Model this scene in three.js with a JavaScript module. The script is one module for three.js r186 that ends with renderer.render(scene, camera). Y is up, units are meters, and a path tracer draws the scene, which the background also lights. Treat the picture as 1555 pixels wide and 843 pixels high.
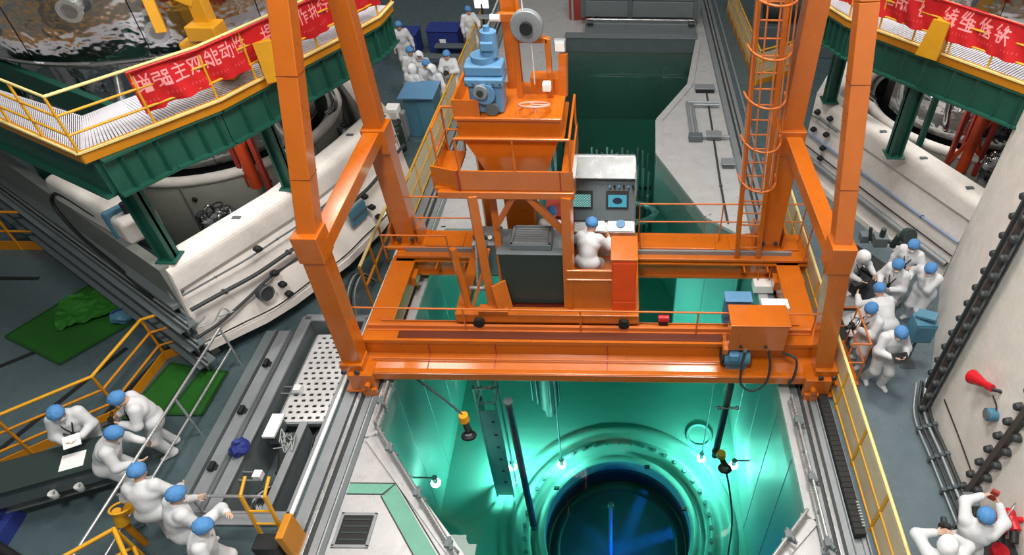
import * as THREE from 'three';
import { mergeGeometries } from 'three/addons/utils/BufferGeometryUtils.js';
import { RoundedBoxGeometry } from 'three/addons/geometries/RoundedBoxGeometry.js';
import { MarchingCubes } from 'three/addons/objects/MarchingCubes.js';
import { ImprovedNoise } from 'three/addons/math/ImprovedNoise.js';
import { RectAreaLightUniformsLib } from 'three/addons/lights/RectAreaLightUniformsLib.js';

// ---------- camera, light, exposure ----------
const IMG_W = 1555, IMG_H = 843, FOCAL = 987, SHIFT_X = 162.5;
const scene = new THREE.Scene();
scene.background = new THREE.Color(0x000000);
const camera = new THREE.PerspectiveCamera(2 * Math.atan(IMG_H / 2 / FOCAL) * 180 / Math.PI, IMG_W / IMG_H, 0.1, 200);
camera.position.set(0, 10, 0);
camera.rotation.order = 'YXZ';
camera.rotation.set(-42.6 * Math.PI / 180, 0, 0.012);
camera.setViewOffset(IMG_W, IMG_H, -SHIFT_X, 0, IMG_W, IMG_H);   // the frame is cropped from a wider one
const renderer = new THREE.WebGLRenderer({ antialias: true });
renderer.toneMapping = THREE.LinearToneMapping;
renderer.toneMappingExposure = 0.77;
renderer.shadowMap.enabled = true;
RectAreaLightUniformsLib.init();
// high-bay lamps under the roof: [x, z, width, depth, strength]; built as lamps with their light further down
const ROOF_LAMPS = [[-2.2, -0.6, 2.6, 2.6, 96], [3.6, -11, 2.4, 2.4, 88], [-1.0, -8, 2.4, 2.4, 84], [-0.9, -22.6, 1.8, 2.4, 13], [-11.2, -20.6, 2.2, 2.2, 42], [-7.9, -12.4, 3.8, 1.6, 17]];
const LAMP_Y = 16.6;
// underwater lamps: [x, y, z, colour, candela]
const POOL_LAMPS = [[-2.62, -6.45, -8.8, 0xe8fff4, 48], [-1.4, -6.6, -8.95, 0xe8fff4, 24], [2.15, -6.45, -9.1, 0xe8fff4, 48], [2.75, -5.0, -8.3, 0xe8fff4, 11], [-3.85, -3.6, -7.2, 0xe8fff4, 8], [-0.75, -1.7, -16.5, 0xe8fff4, 5]];

// ---------- helpers ----------
let seed = 11;
const rnd = () => { seed = (seed * 1664525 + 1013904223) >>> 0; return seed / 4294967296; };
const noise = new ImprovedNoise();
const V = (x, y, z) => new THREE.Vector3(x, y, z);
const taken = new Map();
function numbered(name) { const n = taken.get(name) ?? 0; taken.set(name, n + 1); return n ? name + '_' + String(n).padStart(3, '0') : name; }
function flat(g) {
  g = g.index ? g.toNonIndexed() : g;
  for (const k of Object.keys(g.attributes)) if (!['position', 'normal', 'uv'].includes(k)) g.deleteAttribute(k);
  if (!g.attributes.normal) g.computeVertexNormals();
  if (!g.attributes.uv) g.setAttribute('uv', new THREE.BufferAttribute(new Float32Array(g.attributes.position.count * 2), 2));
  return g;
}
function metres(g) {          // uv in metres from the direction each face looks
  const p = g.attributes.position, n = g.attributes.normal, uv = new Float32Array(p.count * 2);
  for (let i = 0; i < p.count; i += 3) {
    const a = Math.abs(n.getX(i)), b = Math.abs(n.getY(i)), c = Math.abs(n.getZ(i));
    for (let k = i; k < i + 3 && k < p.count; k++) {
      const x = p.getX(k), y = p.getY(k), z = p.getZ(k);
      uv[2 * k] = a > b && a > c ? z : x; uv[2 * k + 1] = b >= a && b >= c ? z : y;
    }
  }
  g.setAttribute('uv', new THREE.BufferAttribute(uv, 2));
  return g;
}
function join(geos) { const l = (Array.isArray(geos) ? geos : [geos]).map(flat); return l.length > 1 ? mergeGeometries(l) : l[0]; }
function where(o) { const v = V(0, 0, 0); while (o && o !== scene) { v.add(o.position); o = o.parent; } return v; }
// one named mesh from geometries given in world coordinates, under a parent that stands at its own base
function obj(name, geos, mat, parent = scene, keepUv = false) {
  let g = join(geos);
  if (!keepUv) g = metres(g);
  const b = where(parent);
  if (parent !== scene) g.translate(-b.x, -b.y, -b.z);
  const m = new THREE.Mesh(g, mat);
  m.name = numbered(name); m.castShadow = m.receiveShadow = true;
  parent.add(m);
  return m;
}
function mesh(name, geo, mat, parent, x = 0, y = 0, z = 0, ry = 0) {   // shares its geometry with its likes
  const m = new THREE.Mesh(geo, mat); m.name = numbered(name); m.position.set(x, y, z); m.rotation.y = ry; m.castShadow = m.receiveShadow = true; parent.add(m); return m;
}
function tag(o, label, category, group) { o.userData.label = label; o.userData.category = category; if (group) o.userData.group = group; return o; }
function thing(name, label, category, x = 0, y = 0, z = 0, ry = 0, group) {
  const o = new THREE.Group(); o.name = numbered(name); o.position.set(x, y, z); o.rotation.y = ry; scene.add(o);
  return tag(o, label, category, group);
}
function struct(name, geos, mat, parent = scene, keepUv) { const o = obj(name, geos, mat, parent, keepUv); if (parent === scene) o.userData.kind = 'structure'; return o; }
const box = (x0, x1, y0, y1, z0, z1) => new THREE.BoxGeometry(Math.abs(x1 - x0), Math.abs(y1 - y0), Math.abs(z1 - z0)).translate((x0 + x1) / 2, (y0 + y1) / 2, (z0 + z1) / 2);
const rbox = (x0, x1, y0, y1, z0, z1, r = 0.02) => new RoundedBoxGeometry(Math.abs(x1 - x0), Math.abs(y1 - y0), Math.abs(z1 - z0), 1, r).translate((x0 + x1) / 2, (y0 + y1) / 2, (z0 + z1) / 2);
const aim = (g, p, q, up = V(0, 1, 0)) => {   // geometry along +z from the origin, laid from p to q
  const z = q.clone().sub(p).normalize(); if (Math.abs(z.dot(up)) > 0.999) up = V(0, 0, 1);
  const x = up.clone().cross(z).normalize(), y = z.clone().cross(x);
  return g.applyMatrix4(new THREE.Matrix4().makeBasis(x, y, z).setPosition(p.clone().add(q).multiplyScalar(0.5)));
};
const A = (a) => V(...a);
const beam = (p, q, w, h, up, r = 0.012) => { p = A(p); q = A(q); return aim(new RoundedBoxGeometry(w, h, p.distanceTo(q), 1, Math.min(r, w / 3, h / 3)), p, q, up); };
const bar = (p, q, w, h, up) => { p = A(p); q = A(q); return aim(new THREE.BoxGeometry(w, h, p.distanceTo(q)), p, q, up); };
const rod = (p, q, r, n = 7, r2 = r) => { p = A(p); q = A(q); return aim(new THREE.CylinderGeometry(r2, r, p.distanceTo(q), n).rotateX(Math.PI / 2), p, q); };
const rods = (pts, r, n = 7) => { const o = []; for (let i = 0; i + 1 < pts.length; i++) { o.push(rod(pts[i], pts[i + 1], r, n)); if (i) o.push(new THREE.SphereGeometry(r, n, 5).translate(...pts[i])); } return o; };
const hose = (pts, r, seg = 40, n = 6, closed = false) => new THREE.TubeGeometry(new THREE.CatmullRomCurve3(pts.map(A), closed), seg, r, n, closed);
const lathe = (prof, n = 32) => new THREE.LatheGeometry(prof.map(([r, y]) => new THREE.Vector2(r, y)), n);
const plate = (pts, y0, y1, holes = []) => {   // a slab over a plan outline [x, z]
  const s = new THREE.Shape(pts.map(([x, z]) => new THREE.Vector2(x, -z)));
  for (const h of holes) s.holes.push(new THREE.Path(h.map(([x, z]) => new THREE.Vector2(x, -z))));
  return new THREE.ExtrudeGeometry(s, { depth: y1 - y0, bevelEnabled: false }).rotateX(-Math.PI / 2).translate(0, y0, 0);
};
const lerp = (a, b, t) => a + (b - a) * t;

// ---------- materials ----------
function texture(n, fn, rep, srgb) {
  const d = new Uint8Array(n * n * 4);
  for (let y = 0; y < n; y++) for (let x = 0; x < n; x++) { const c = fn(x / n, y / n); d.set([...(c.length ? c : [c, c, c]).map((v) => Math.max(0, Math.min(255, v * 255))), 255], (y * n + x) * 4); }
  const t = new THREE.DataTexture(d, n, n); t.wrapS = t.wrapT = THREE.RepeatWrapping; t.magFilter = THREE.LinearFilter; t.repeat.set(rep, rep);
  if (srgb) t.colorSpace = THREE.SRGBColorSpace; t.needsUpdate = true; return t;
}
const tileable = (x, y, f, z = 0) => {   // noise that repeats over the unit square
  const a = (u, v) => noise.noise(u * f, v * f, z);
  const w = x * x * (3 - 2 * x), h = y * y * (3 - 2 * y);
  return lerp(lerp(a(x, y), a(x - 1, y), w), lerp(a(x, y - 1), a(x - 1, y - 1), w), h);
};
const mottle = (lo, hi, z) => texture(256, (x, y) => lerp(lo, hi, 0.5 + 0.55 * tileable(x, y, 6, z) + 0.35 * tileable(x, y, 22, z + 3) + 0.2 * tileable(x, y, 60, z + 7)), 0.5, true);
const M_FLOOR = mottle(0.88, 1, 1), M_WALL = mottle(0.9, 1, 2), M_STEEL = mottle(0.9, 1, 3), M_PAINT = mottle(0.93, 1, 4);
const R_GLOSS = texture(256, (x, y) => 0.75 + 0.25 * tileable(x, y, 9, 5) + 0.16 * tileable(x, y, 50, 6), 0.7);
const BUMP = texture(256, (x, y) => 0.5 + 0.3 * tileable(x, y, 12, 8) + 0.2 * tileable(x, y, 60, 9), 0.8);
const DENTS = texture(256, (x, y) => 0.5 + 0.5 * tileable(x, y, 7, 12) + 0.2 * tileable(x, y, 20, 13), 0.6);
const mat = (c, o = {}) => new THREE.MeshStandardMaterial({ color: c, roughness: 0.6, ...o });
const phys = (c, o = {}) => new THREE.MeshPhysicalMaterial({ color: c, roughness: 0.5, ...o });
const ORANGE = phys(0xc6660e, { roughness: 0.42, map: M_PAINT, roughnessMap: R_GLOSS, clearcoat: 0.9, clearcoatRoughness: 0.14 });
const ORANGE_RAIL = phys(0xcf7236, { roughness: 0.4, map: M_PAINT });
const VERMILION = phys(0xec5008, { roughness: 0.38, map: M_PAINT, clearcoat: 0.4, clearcoatRoughness: 0.2 });
const YELLOW = phys(0xe0a420, { roughness: 0.45, map: M_PAINT });
const YELLOW_PALE = phys(0xf0dc92, { roughness: 0.45, map: M_PAINT });
const AMBER = phys(0xc8820c, { roughness: 0.5, map: M_PAINT });
const GREEN = phys(0x195547, { roughness: 0.5, map: M_PAINT });
const MAT_GREEN = mat(0x14600d, { roughness: 0.75, map: M_FLOOR });
const BLUE = phys(0x5c8db6, { roughness: 0.45, map: M_PAINT });
const BLUE_GREY = phys(0x4a7f99, { roughness: 0.5, map: M_PAINT });
const NAVY = mat(0x1c2f7a, { roughness: 0.7 });
const WHITE_WALL = mat(0xeae6e2, { roughness: 0.62, map: M_WALL, bumpMap: BUMP, bumpScale: 0.004 });
const CONCRETE = mat(0xeeebe6, { roughness: 0.7, map: M_WALL, bumpMap: BUMP, bumpScale: 0.003 });
const ROOF = mat(0x8a8f92, { roughness: 0.8, map: M_WALL });
const EPOXY = mat(0x667780, { roughness: 0.33, map: M_FLOOR, roughnessMap: R_GLOSS });
const EPOXY_DARK = mat(0x4c5f65, { roughness: 0.4, map: M_FLOOR, roughnessMap: R_GLOSS });
const DECK = mat(0xc0c2c4, { roughness: 0.42, metalness: 0.2, map: M_STEEL, roughnessMap: R_GLOSS });
const STEEL = mat(0xc3c8cb, { roughness: 0.34, metalness: 0.65, map: M_STEEL, roughnessMap: R_GLOSS });
const STEEL_MATTE = mat(0x989fa4, { roughness: 0.45, metalness: 0.4, map: M_STEEL });
const MIRROR = mat(0xc9cccd, { roughness: 0.12, metalness: 1, map: M_STEEL, bumpMap: DENTS, bumpScale: 0.02 });
const GREY_SHELL = mat(0xaeb0a8, { roughness: 0.4, metalness: 0.2, map: M_STEEL, bumpMap: DENTS, bumpScale: 0.008 });
const GREY = mat(0x6b767a, { roughness: 0.5, map: M_STEEL });
const GREY_DARK = mat(0x566267, { roughness: 0.5, map: M_STEEL });
const CABINET = mat(0x2c3b39, { roughness: 0.45, map: M_PAINT });
const BLACK = mat(0x14171a, { roughness: 0.6 });
const SEAL = mat(0x343a3c, { roughness: 0.55, map: M_STEEL });
const LINER = mat(0x919c99, { roughness: 0.4, metalness: 0.3 });
const CORE = mat(0x3f4346, { roughness: 0.5, map: M_FLOOR });
const PERF = mat(0xe3e5e7, { roughness: 0.35, metalness: 0.25, map: M_STEEL });
const VESSEL = mat(0x2b2e31, { roughness: 0.35, metalness: 0.6, map: M_STEEL });
const TAPE_GREEN = mat(0x6fae98, { roughness: 0.5, map: M_FLOOR });
const CABLE = mat(0x2d3236, { roughness: 0.6 });
const CABLE_GREY = mat(0x9aa3a4, { roughness: 0.45, metalness: 0.3 });
const PAPER = mat(0xeef0f0, { roughness: 0.8 });
const RED = phys(0xc01624, { roughness: 0.4 });
const RED_DARK = mat(0xa2382a, { roughness: 0.5, map: M_PAINT });
const SHEET = phys(0xf2e6c4, { roughness: 0.55, transmission: 0.45, thickness: 0, map: M_WALL });
const ROPE = mat(0xd8d8d2, { roughness: 0.7 });
// ---------- the setting: deck, pool, walls, roof ----------
const POOL = [[-4.38, -6.55], [-1.4, -3.3], [1.3, -3.3], [3.17, -5.1], [3.17, -12.3], [2.23, -13.16], [1.1, -16.07], [1.16, -17.96], [2.3, -20.4], [2.9, -24.2], [-2.2, -24.2], [-2.2, -12.6], [-4.38, -12.6]];
const PIT = [[-6.56, -9.46], [-5.25, -9.46], [-5.25, -5.04], [-6.56, -5.04]];
struct('floor', plate([[-20, -34], [13, -34], [13, 3], [-20, 3]], -0.5, 0, [POOL, PIT]), EPOXY_DARK);
// steel deck round the pool, painted walkway on the right, steel strips along the rails
struct('floor_pool_deck', plate([[-4.62, -34], [3.45, -34], [3.45, -1], [-4.62, -1]], 0.001, 0.012, [POOL]), DECK);
struct('floor_walkway_right', plate([[4.0, -16], [7.4, -16], [7.4, 2], [4.0, 2]], 0.001, 0.014), EPOXY);
const VC = [0.05, -7.45], VR = 1.75, PF = -7;
const ring = (r, n = 56) => Array.from({ length: n }, (_, i) => [VC[0] + r * Math.cos(i / n * 2 * Math.PI), VC[1] + r * Math.sin(i / n * 2 * Math.PI)]);
struct('floor_pool', plate([[-4.5, -12.7], [3.3, -12.7], [3.3, -3.2], [-4.5, -3.2]], PF - 0.3, PF, [ring(2.62)]), LINER);
struct('floor_canal', plate([[-2.3, -24.3], [3.1, -24.3], [3.1, -12.5], [-2.3, -12.5]], PF - 0.3, PF + 0.6), LINER);
for (let i = 0; i < POOL.length; i++) {
  const a = POOL[i], b = POOL[(i + 1) % POOL.length], w = struct('wall_pool', bar([a[0], (PF - 0.06) / 2, a[1]], [b[0], (PF - 0.06) / 2, b[1]], 0.16, -PF + 0.02), LINER);
  // welded seams of the liner sheets
  const L = Math.hypot(b[0] - a[0], b[1] - a[1]), n = Math.floor(L / 1.3), nx = -(b[1] - a[1]) / L, nz = (b[0] - a[0]) / L;
  for (let k = 1; k <= n; k++) { const t = k / (n + 1), x = lerp(a[0], b[0], t) - nx * 0.078, z = lerp(a[1], b[1], t) - nz * 0.078; obj('seam', rod([x, PF, z], [x, -0.1, z], 0.012, 5), STEEL_MATTE, w); }
}
// rim of the pool
for (let i = 0; i < POOL.length; i++) {
  const a = POOL[i], b = POOL[(i + 1) % POOL.length];
  struct('trim_pool', bar([a[0], 0.025, a[1]], [b[0], 0.025, b[1]], 0.2, 0.09), DECK);
}
// reactor vessel flange and well
const well = struct('floor_reactor_flange', lathe([[2.9, PF - 0.25], [2.9, PF + 0.02], [2.62, PF + 0.02], [2.6, PF - 0.12], [2.38, PF - 0.12], [2.36, PF + 0.16], [2.12, PF + 0.18], [2.1, PF - 0.05], [1.93, PF - 0.05], [1.92, PF + 0.1], [VR + 0.02, PF + 0.1], [VR, PF + 0.04], [VR, PF - 0.6]], 96).translate(VC[0], 0, VC[1]), LINER);
for (let i = 0; i < 44; i++) { const a = i / 44 * Math.PI * 2; mesh('stud_hole', i ? well.children[0].geometry : new THREE.CylinderGeometry(0.055, 0.055, 0.1, 10), GREY_DARK, well, VC[0] + 2.24 * Math.cos(a), PF + 0.16, VC[1] + 2.24 * Math.sin(a)); }
struct('wall_reactor_vessel', lathe([[VR + 0.3, PF - 6.2], [VR + 0.3, PF - 0.4], [VR, PF - 0.4], [VR, PF - 1.2], [VR - 0.08, PF - 1.15], [VR - 0.3, PF - 1.18], [VR - 0.32, PF - 1.3]], 96).translate(VC[0], 0, VC[1]), VESSEL);
struct('floor_reactor_core', new THREE.CylinderGeometry(VR + 0.2, VR + 0.2, 0.4, 64).translate(VC[0], PF - 1.42, VC[1]), CORE);
// water: one body down into the vessel, its sides inside the liner sheets
const WATER = phys(0xffffff, { roughness: 0.0, transmission: 1, ior: 1.33, thickness: 6.5, attenuationColor: new THREE.Color(0.13, 0.62, 0.51), attenuationDistance: 7.5 });
const water = obj('pool_water', plate(POOL, PF - 5.7, -0.45), WATER); water.userData.kind = 'stuff';
tag(water, 'clear teal water filling the long pool under the orange gantry', 'water');
// underwater lamps
const GLOW = new THREE.MeshStandardMaterial({ color: 0xffffff, emissive: 0xeafff6, emissiveIntensity: 14 });
POOL_LAMPS.forEach(([x, y, z, c, cd], i) => {
  const t = thing('underwater_lamp', ['underwater lamp glowing beside the tall basket at the left', 'underwater lamp glowing left of the dark round vessel', 'underwater lamp glowing right of the dark round vessel', 'underwater lamp low on the right pool wall', 'underwater lamp high on the left pool wall', 'underwater lamp by the flange ring in the dark canal behind the trolley'][i], 'lamp', x, y, z);
  obj('bulb', new THREE.SphereGeometry(0.05, 14, 10).translate(x, y, z), GLOW, t);
  obj('bracket', [rod([x, y + 0.08, z], [x, y + 0.3, z], 0.06, 10), i < 3 || i > 4 ? rod([x, y + 0.25, z], [x, -0.3, z], 0.018, 6) : rod([x, y + 0.28, z], [x < 0 ? -4.31 : 3.1, y + 0.28, z], 0.02, 6)], STEEL_MATTE, t);
  const l = new THREE.PointLight(c, cd); l.position.set(0, 0, 0); l.castShadow = true; l.shadow.radius = 5; t.add(l); l.name = 'underwater_light';
});
// blue light in the vessel: narrow lamps set in its wall, aimed across the bottom
const BEAMS = [['right', 1.66, -7.9, 1.4, -7.8, 0.0, -7.35, 30], ['left', -1.5, -8.4, -1.25, -8.2, -0.05, -7.4, 18], ['far', 0.78, -9.0, 0.68, -8.75, 0.2, -7.5, 13]];
const BLUE_GLOW = new THREE.MeshStandardMaterial({ color: 0x3060ff, emissive: 0x3a78ff, emissiveIntensity: 1 });
for (const [side, x, z, ax, az, bx, bz, cd] of BEAMS) {   // rows of narrow spots on the rim, swept along the vessel bottom
  const y = PF + 0.16, t = thing('vessel_lamp', `small blue lamp on the ${side} rim of the dark round vessel`, 'lamp', x, y, z);
  obj('housing', rbox(x - 0.07, x + 0.07, y + 0.02, y + 0.09, z - 0.05, z + 0.05, 0.02), BLACK, t); obj('bulb', new THREE.SphereGeometry(0.03, 10, 8).translate(x, y, z), BLUE_GLOW, t);
  for (let i = 0; i < 6; i++) {
    const f = i / 5, s = new THREE.SpotLight(0x2a70ff, cd * (0.9 + 0.5 * f), 0, 0.15 - 0.02 * f, 1); s.castShadow = true; s.name = 'vessel_light'; s.position.set(0, 0, 0);
    s.target.position.set(lerp(ax, bx, f) - x, PF - 1.22 - y, lerp(az, bz, f) - z); s.target.name = 'aim'; t.add(s, s.target);
  }
}
{
  const y = PF - 0.65, t = thing('vessel_lamp', 'added blue fill globe deep in the near side of the dark vessel', 'lamp', VC[0], y, VC[1] + 0.75);
  const l = new THREE.PointLight(0x1648ff, 20); l.shadow.radius = 10; l.castShadow = true; l.name = 'vessel_glow_light'; t.add(l);  // added fill for the blue glow, no fitting of the vessel
  obj('fill_globe', new THREE.SphereGeometry(0.1, 10, 8).translate(VC[0], y, VC[1] + 0.75), BLUE_GLOW, t); obj('stem', rod([VC[0], y, VC[1] + 0.85], [VC[0], y, VC[1] + 1.6], 0.02), VESSEL, t);
}
// hall
struct('wall_left', box(-20.4, -20, -0.5, 18, -34, 3), ROOF);
struct('wall_back', box(-20.4, 13.4, -0.5, 18, -34.4, -34), ROOF);
struct('wall_front', box(-20.4, 13.4, -0.5, 18, 3, 3.4), ROOF);
struct('wall_right_outer', box(13, 13.4, -0.5, 18, -34, 3), ROOF);
struct('ceiling', box(-20.4, 13.4, 18, 18.4, -34.4, 3.4), ROOF);
// tall white wall on the right: along the walkway, then slanting away to the compartment
struct('wall_right', [plate([[5.75, 3], [5.75, -7.2], [7.27, -10.79], [7.7, -10.6], [6.1, -7.1], [6.1, 3]], 0, 18)], CONCRETE);
const LAMP_GLOW = new THREE.MeshStandardMaterial({ color: 0xffffff, emissive: 0xfff6ea, emissiveIntensity: 9 });
ROOF_LAMPS.forEach(([x, z, w, d, s], i) => {
  const t = thing('ceiling_lamp', 'square high-bay lamp hanging under the roof ' + ['over the right walkway', 'over the right compartment wall', 'above the gantry', 'far over the canal', 'over the left steam generator', 'over the left compartment wall'][i], 'lamp', x, LAMP_Y, z);
  obj('housing', [box(x - w / 2 - 0.08, x + w / 2 + 0.08, LAMP_Y + 0.04, LAMP_Y + 0.3, z - d / 2 - 0.08, z + d / 2 + 0.08), rod([x, LAMP_Y + 0.3, z], [x, 18, z], 0.04)], GREY, t);
  obj('diffuser', box(x - w / 2, x + w / 2, LAMP_Y, LAMP_Y + 0.04, z - d / 2, z + d / 2), LAMP_GLOW, t);
  const l = new THREE.RectAreaLight(0xfff8f0, s, w, d); l.position.set(0, -0.03, 0); l.rotation.x = -Math.PI / 2; l.name = 'ceiling_light'; t.add(l);
});
// compartment walls: a rounded parapet over a battered face
function compartment(name, top, bot, inward, y0, y1, th, steps = 10) {
  const along = (pts, t) => { const k = Math.min(pts.length - 2, Math.floor(t * (pts.length - 1))), f = t * (pts.length - 1) - k; return [lerp(pts[k][0], pts[k + 1][0], f), lerp(pts[k][1], pts[k + 1][1], f)]; };
  const rows = [], P = [], idx = [];
  for (let i = 0; i <= steps; i++) {
    const t = i / steps, T = along(top, t), Bt = along(bot, t), row = [];
    const add = (dx, y, f) => row.push([lerp(T[0], Bt[0], f) + inward[0] * dx, y, lerp(T[1], Bt[1], f) + inward[1] * dx]);
    add(0.12, y0, 1); add(0, y0, 1); add(0, y0 + 0.16, 0.98); add(0.1, y0 + 0.2, 0.95); add(0.1, y1 - 0.62, 0.1); add(0, y1 - 0.5, 0.02);
    for (let a = 0; a <= 6; a++) { const q = a / 6 * Math.PI / 2; add(0.2 - 0.2 * Math.cos(q), y1 - 0.2 + 0.2 * Math.sin(q), 0); }
    for (let a = 0; a <= 4; a++) { const q = a / 4 * Math.PI / 2; add(th - 0.12 + 0.12 * Math.sin(q), y1 - 0.12 + 0.12 * Math.cos(q), 0); }
    add(th, y0, 0); add(0.12, y0, 1); rows.push(row);
  }
  const n = rows[0].length;
  for (const r of rows) for (const p of r) P.push(...p);
  for (let i = 0; i < steps; i++) for (let j = 0; j < n - 1; j++) { const a = i * n + j, b = a + n; idx.push(a, b, a + 1, a + 1, b, b + 1); }
  const f = (k, flip) => { for (let j = 1; j < n - 2; j++) idx.push(k * n, k * n + (flip ? j : j + 1), k * n + (flip ? j + 1 : j)); };
  f(0, true); f(steps, false);
  const g = new THREE.BufferGeometry(); g.setAttribute('position', new THREE.Float32BufferAttribute(P, 3)); g.setIndex(idx);
  const h = g.toNonIndexed(); h.computeVertexNormals();
  return struct(name, h, WHITE_WALL);
}
const LT = [[-7.95, -8.45], [-7.35, -9.5], [-6.75, -10.6], [-6.1, -12.3], [-5.6, -14.2]], LB = [[-7.92, -8.25], [-6.9, -9.2], [-6.0, -10.8], [-5.5, -12.3], [-5.35, -14.2]];
const LIN = [-0.9, -0.43], RIN = [0.9, -0.44];
const wallL = compartment('wall_left_compartment', LT, LB, LIN, 0.35, 2.3, 0.55);
struct('wall_left_gap_shade', plate([[-8.3, -8.6], [-7.45, -9.5], [-6.75, -10.5], [-6.2, -12.2], [-5.9, -14.2], [-6.5, -14.2], [-8.6, -9.2]], 0, 0.45), BLACK);  // black block stands for the shade in the gap under the wall
const RT = [[7.27, -10.79], [6.5, -12.3], [5.75, -13.8], [4.98, -15.4]];
const wallR = compartment('wall_right_compartment', RT, RT.map(([x, z]) => [x - 0.12, z + 0.03]), RIN, 0.0, 2.3, 0.55);
const SIDE_SHADE = mat(0x7d827e, { roughness: 0.6, map: M_WALL });  // grey instead of the wall white: the shade put into its colour
// left compartment: shaded side wall going away to the left, and the far end
struct('wall_left_side', plate([[-7.98, -8.55], [-16.5, -14.2], [-16.6, -14.05], [-8.06, -8.4]].reverse(), 0, 2.3), SIDE_SHADE);
struct('wall_left_end', plate([[-5.6, -14.2], [-8.4, -18.4], [-8.9, -18.2], [-6.1, -14.0]], 0, 2.3), WHITE_WALL);
struct('wall_right_end', plate([[4.98, -15.4], [7.4, -20.3], [7.9, -20.1], [5.5, -15.2]], 0, 2.3), WHITE_WALL);
// bands of the shaded side wall
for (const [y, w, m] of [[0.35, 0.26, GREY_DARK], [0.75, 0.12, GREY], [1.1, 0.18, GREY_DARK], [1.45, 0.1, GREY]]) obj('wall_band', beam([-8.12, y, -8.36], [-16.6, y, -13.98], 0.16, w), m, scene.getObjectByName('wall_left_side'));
// ---------- railings ----------
function railing(t, pts, o = {}) {
  const { h = 1.1, bars = [0.55], gap = 1.3, r = 0.022, m = YELLOW, top = m, toe, sheet, posts = true } = o;
  obj('top_rail', rods(pts.map(([x, y, z]) => [x, y + h, z]), r * 1.15), top, t);
  for (const b of bars) obj('rail', rods(pts.map(([x, y, z]) => [x, y + b, z]), r), m, t);
  for (let i = 0; i + 1 < pts.length; i++) {
    const a = A(pts[i]), b = A(pts[i + 1]), n = Math.max(1, Math.round(a.distanceTo(b) / gap));
    if (posts) for (let k = i ? 1 : 0; k <= n; k++) { const p = a.clone().lerp(b, k / n); obj('post', rod([p.x, p.y, p.z], [p.x, p.y + h, p.z], r), m, t); }
    if (toe) obj('toe_board', bar([a.x, a.y + toe / 2, a.z], [b.x, b.y + toe / 2, b.z], 0.02, toe), AMBER, t);
    if (sheet) for (let k = 0; k < n; k++) { const p = a.clone().lerp(b, (k + 0.04) / n), q = a.clone().lerp(b, (k + 0.96) / n); obj('panel', bar([p.x, p.y + h * 0.53, p.z], [q.x, q.y + h * 0.53, q.z], 0.008, h * 0.78), SHEET, t); }
  }
  return t;
}
// ---------- the orange gantry ----------
const G = thing('gantry_crane', 'large orange gantry crane spanning the pool on two rails', 'crane', -0.5, 0, -9.3);
const fg = obj('front_girder', [
  box(-4.75, 4.1, 0.3, 0.36, -8.45, -7.66), rbox(-4.75, 4.1, 0.3, 0.52, -7.78, -7.64), bar([-4.75, 0.535, -7.86], [4.1, 0.535, -7.86], 0.47, 0.02, V(0, 0.978, 0.208)),
  box(-4.75, 4.1, 0.36, 0.94, -8.4, -8.06), box(-4.75, 4.1, 0.9, 0.98, -8.5, -8.02)], ORANGE, G);
obj('seam', [-3.55, -2.3, -0.2].flatMap((x) => [bar([x, 0.592, -8.05], [x, 0.522, -7.72], 0.018, 0.006), bar([x, 0.58, -8.054], [x, 0.94, -8.054], 0.018, 0.006)]), RED_DARK, fg);
obj('pipe', rod([-4.6, 0.62, -7.9], [1.9, 0.62, -7.9], 0.015), ORANGE_RAIL, fg);
obj('trolley_rail', [box(-4.7, 3.6, 0.98, 1.08, -8.36, -8.3), box(-4.7, 3.6, 0.98, 1.0, -8.42, -8.26)], ORANGE_RAIL, fg);
obj('slot_shade', [box(-4.1, 1.95, 0.98, 0.995, -8.25, -8.08)], mat(0x5a2208, { roughness: 0.5 }), fg);  // dark brown strip painted for the shaded recess in the flange
obj('cable_tray', [box(-4.6, 3.5, 0.62, 0.66, -8.66, -8.46), box(-4.6, 3.5, 0.62, 0.84, -8.68, -8.66)], ORANGE_RAIL, fg);
const rg = obj('rear_girder', [box(-4.75, 4.05, 0.3, 0.36, -11.3, -10.55), box(-4.75, 4.05, 0.36, 0.84, -11.1, -10.62), rbox(-4.8, 4.1, 0.8, 0.88, -11.42, -10.52), box(-4.8, 4.1, 0.72, 0.76, -10.6, -10.5)], ORANGE, G);
obj('trolley_rail', box(-4.6, 3.7, 0.88, 0.98, -10.72, -10.66), STEEL_MATTE, rg);
for (const [a, b] of [[-4.7, -3.4], [0.45, 2.1], [2.4, 3.9]]) obj('cover_plate', rbox(a, b, 0.88, 0.93, -11.3, -10.82), ORANGE, rg);
for (const x of [-3.3, -3.9, 3.2, 2.7]) obj('gusset', new THREE.ExtrudeGeometry(new THREE.Shape([[0, 0], [0.32, 0], [0, -0.34]].map((p) => new THREE.Vector2(...p))), { depth: 0.03, bevelEnabled: false }).rotateY(-Math.PI / 2).translate(x, 0.72, -10.62), ORANGE, rg);
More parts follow.
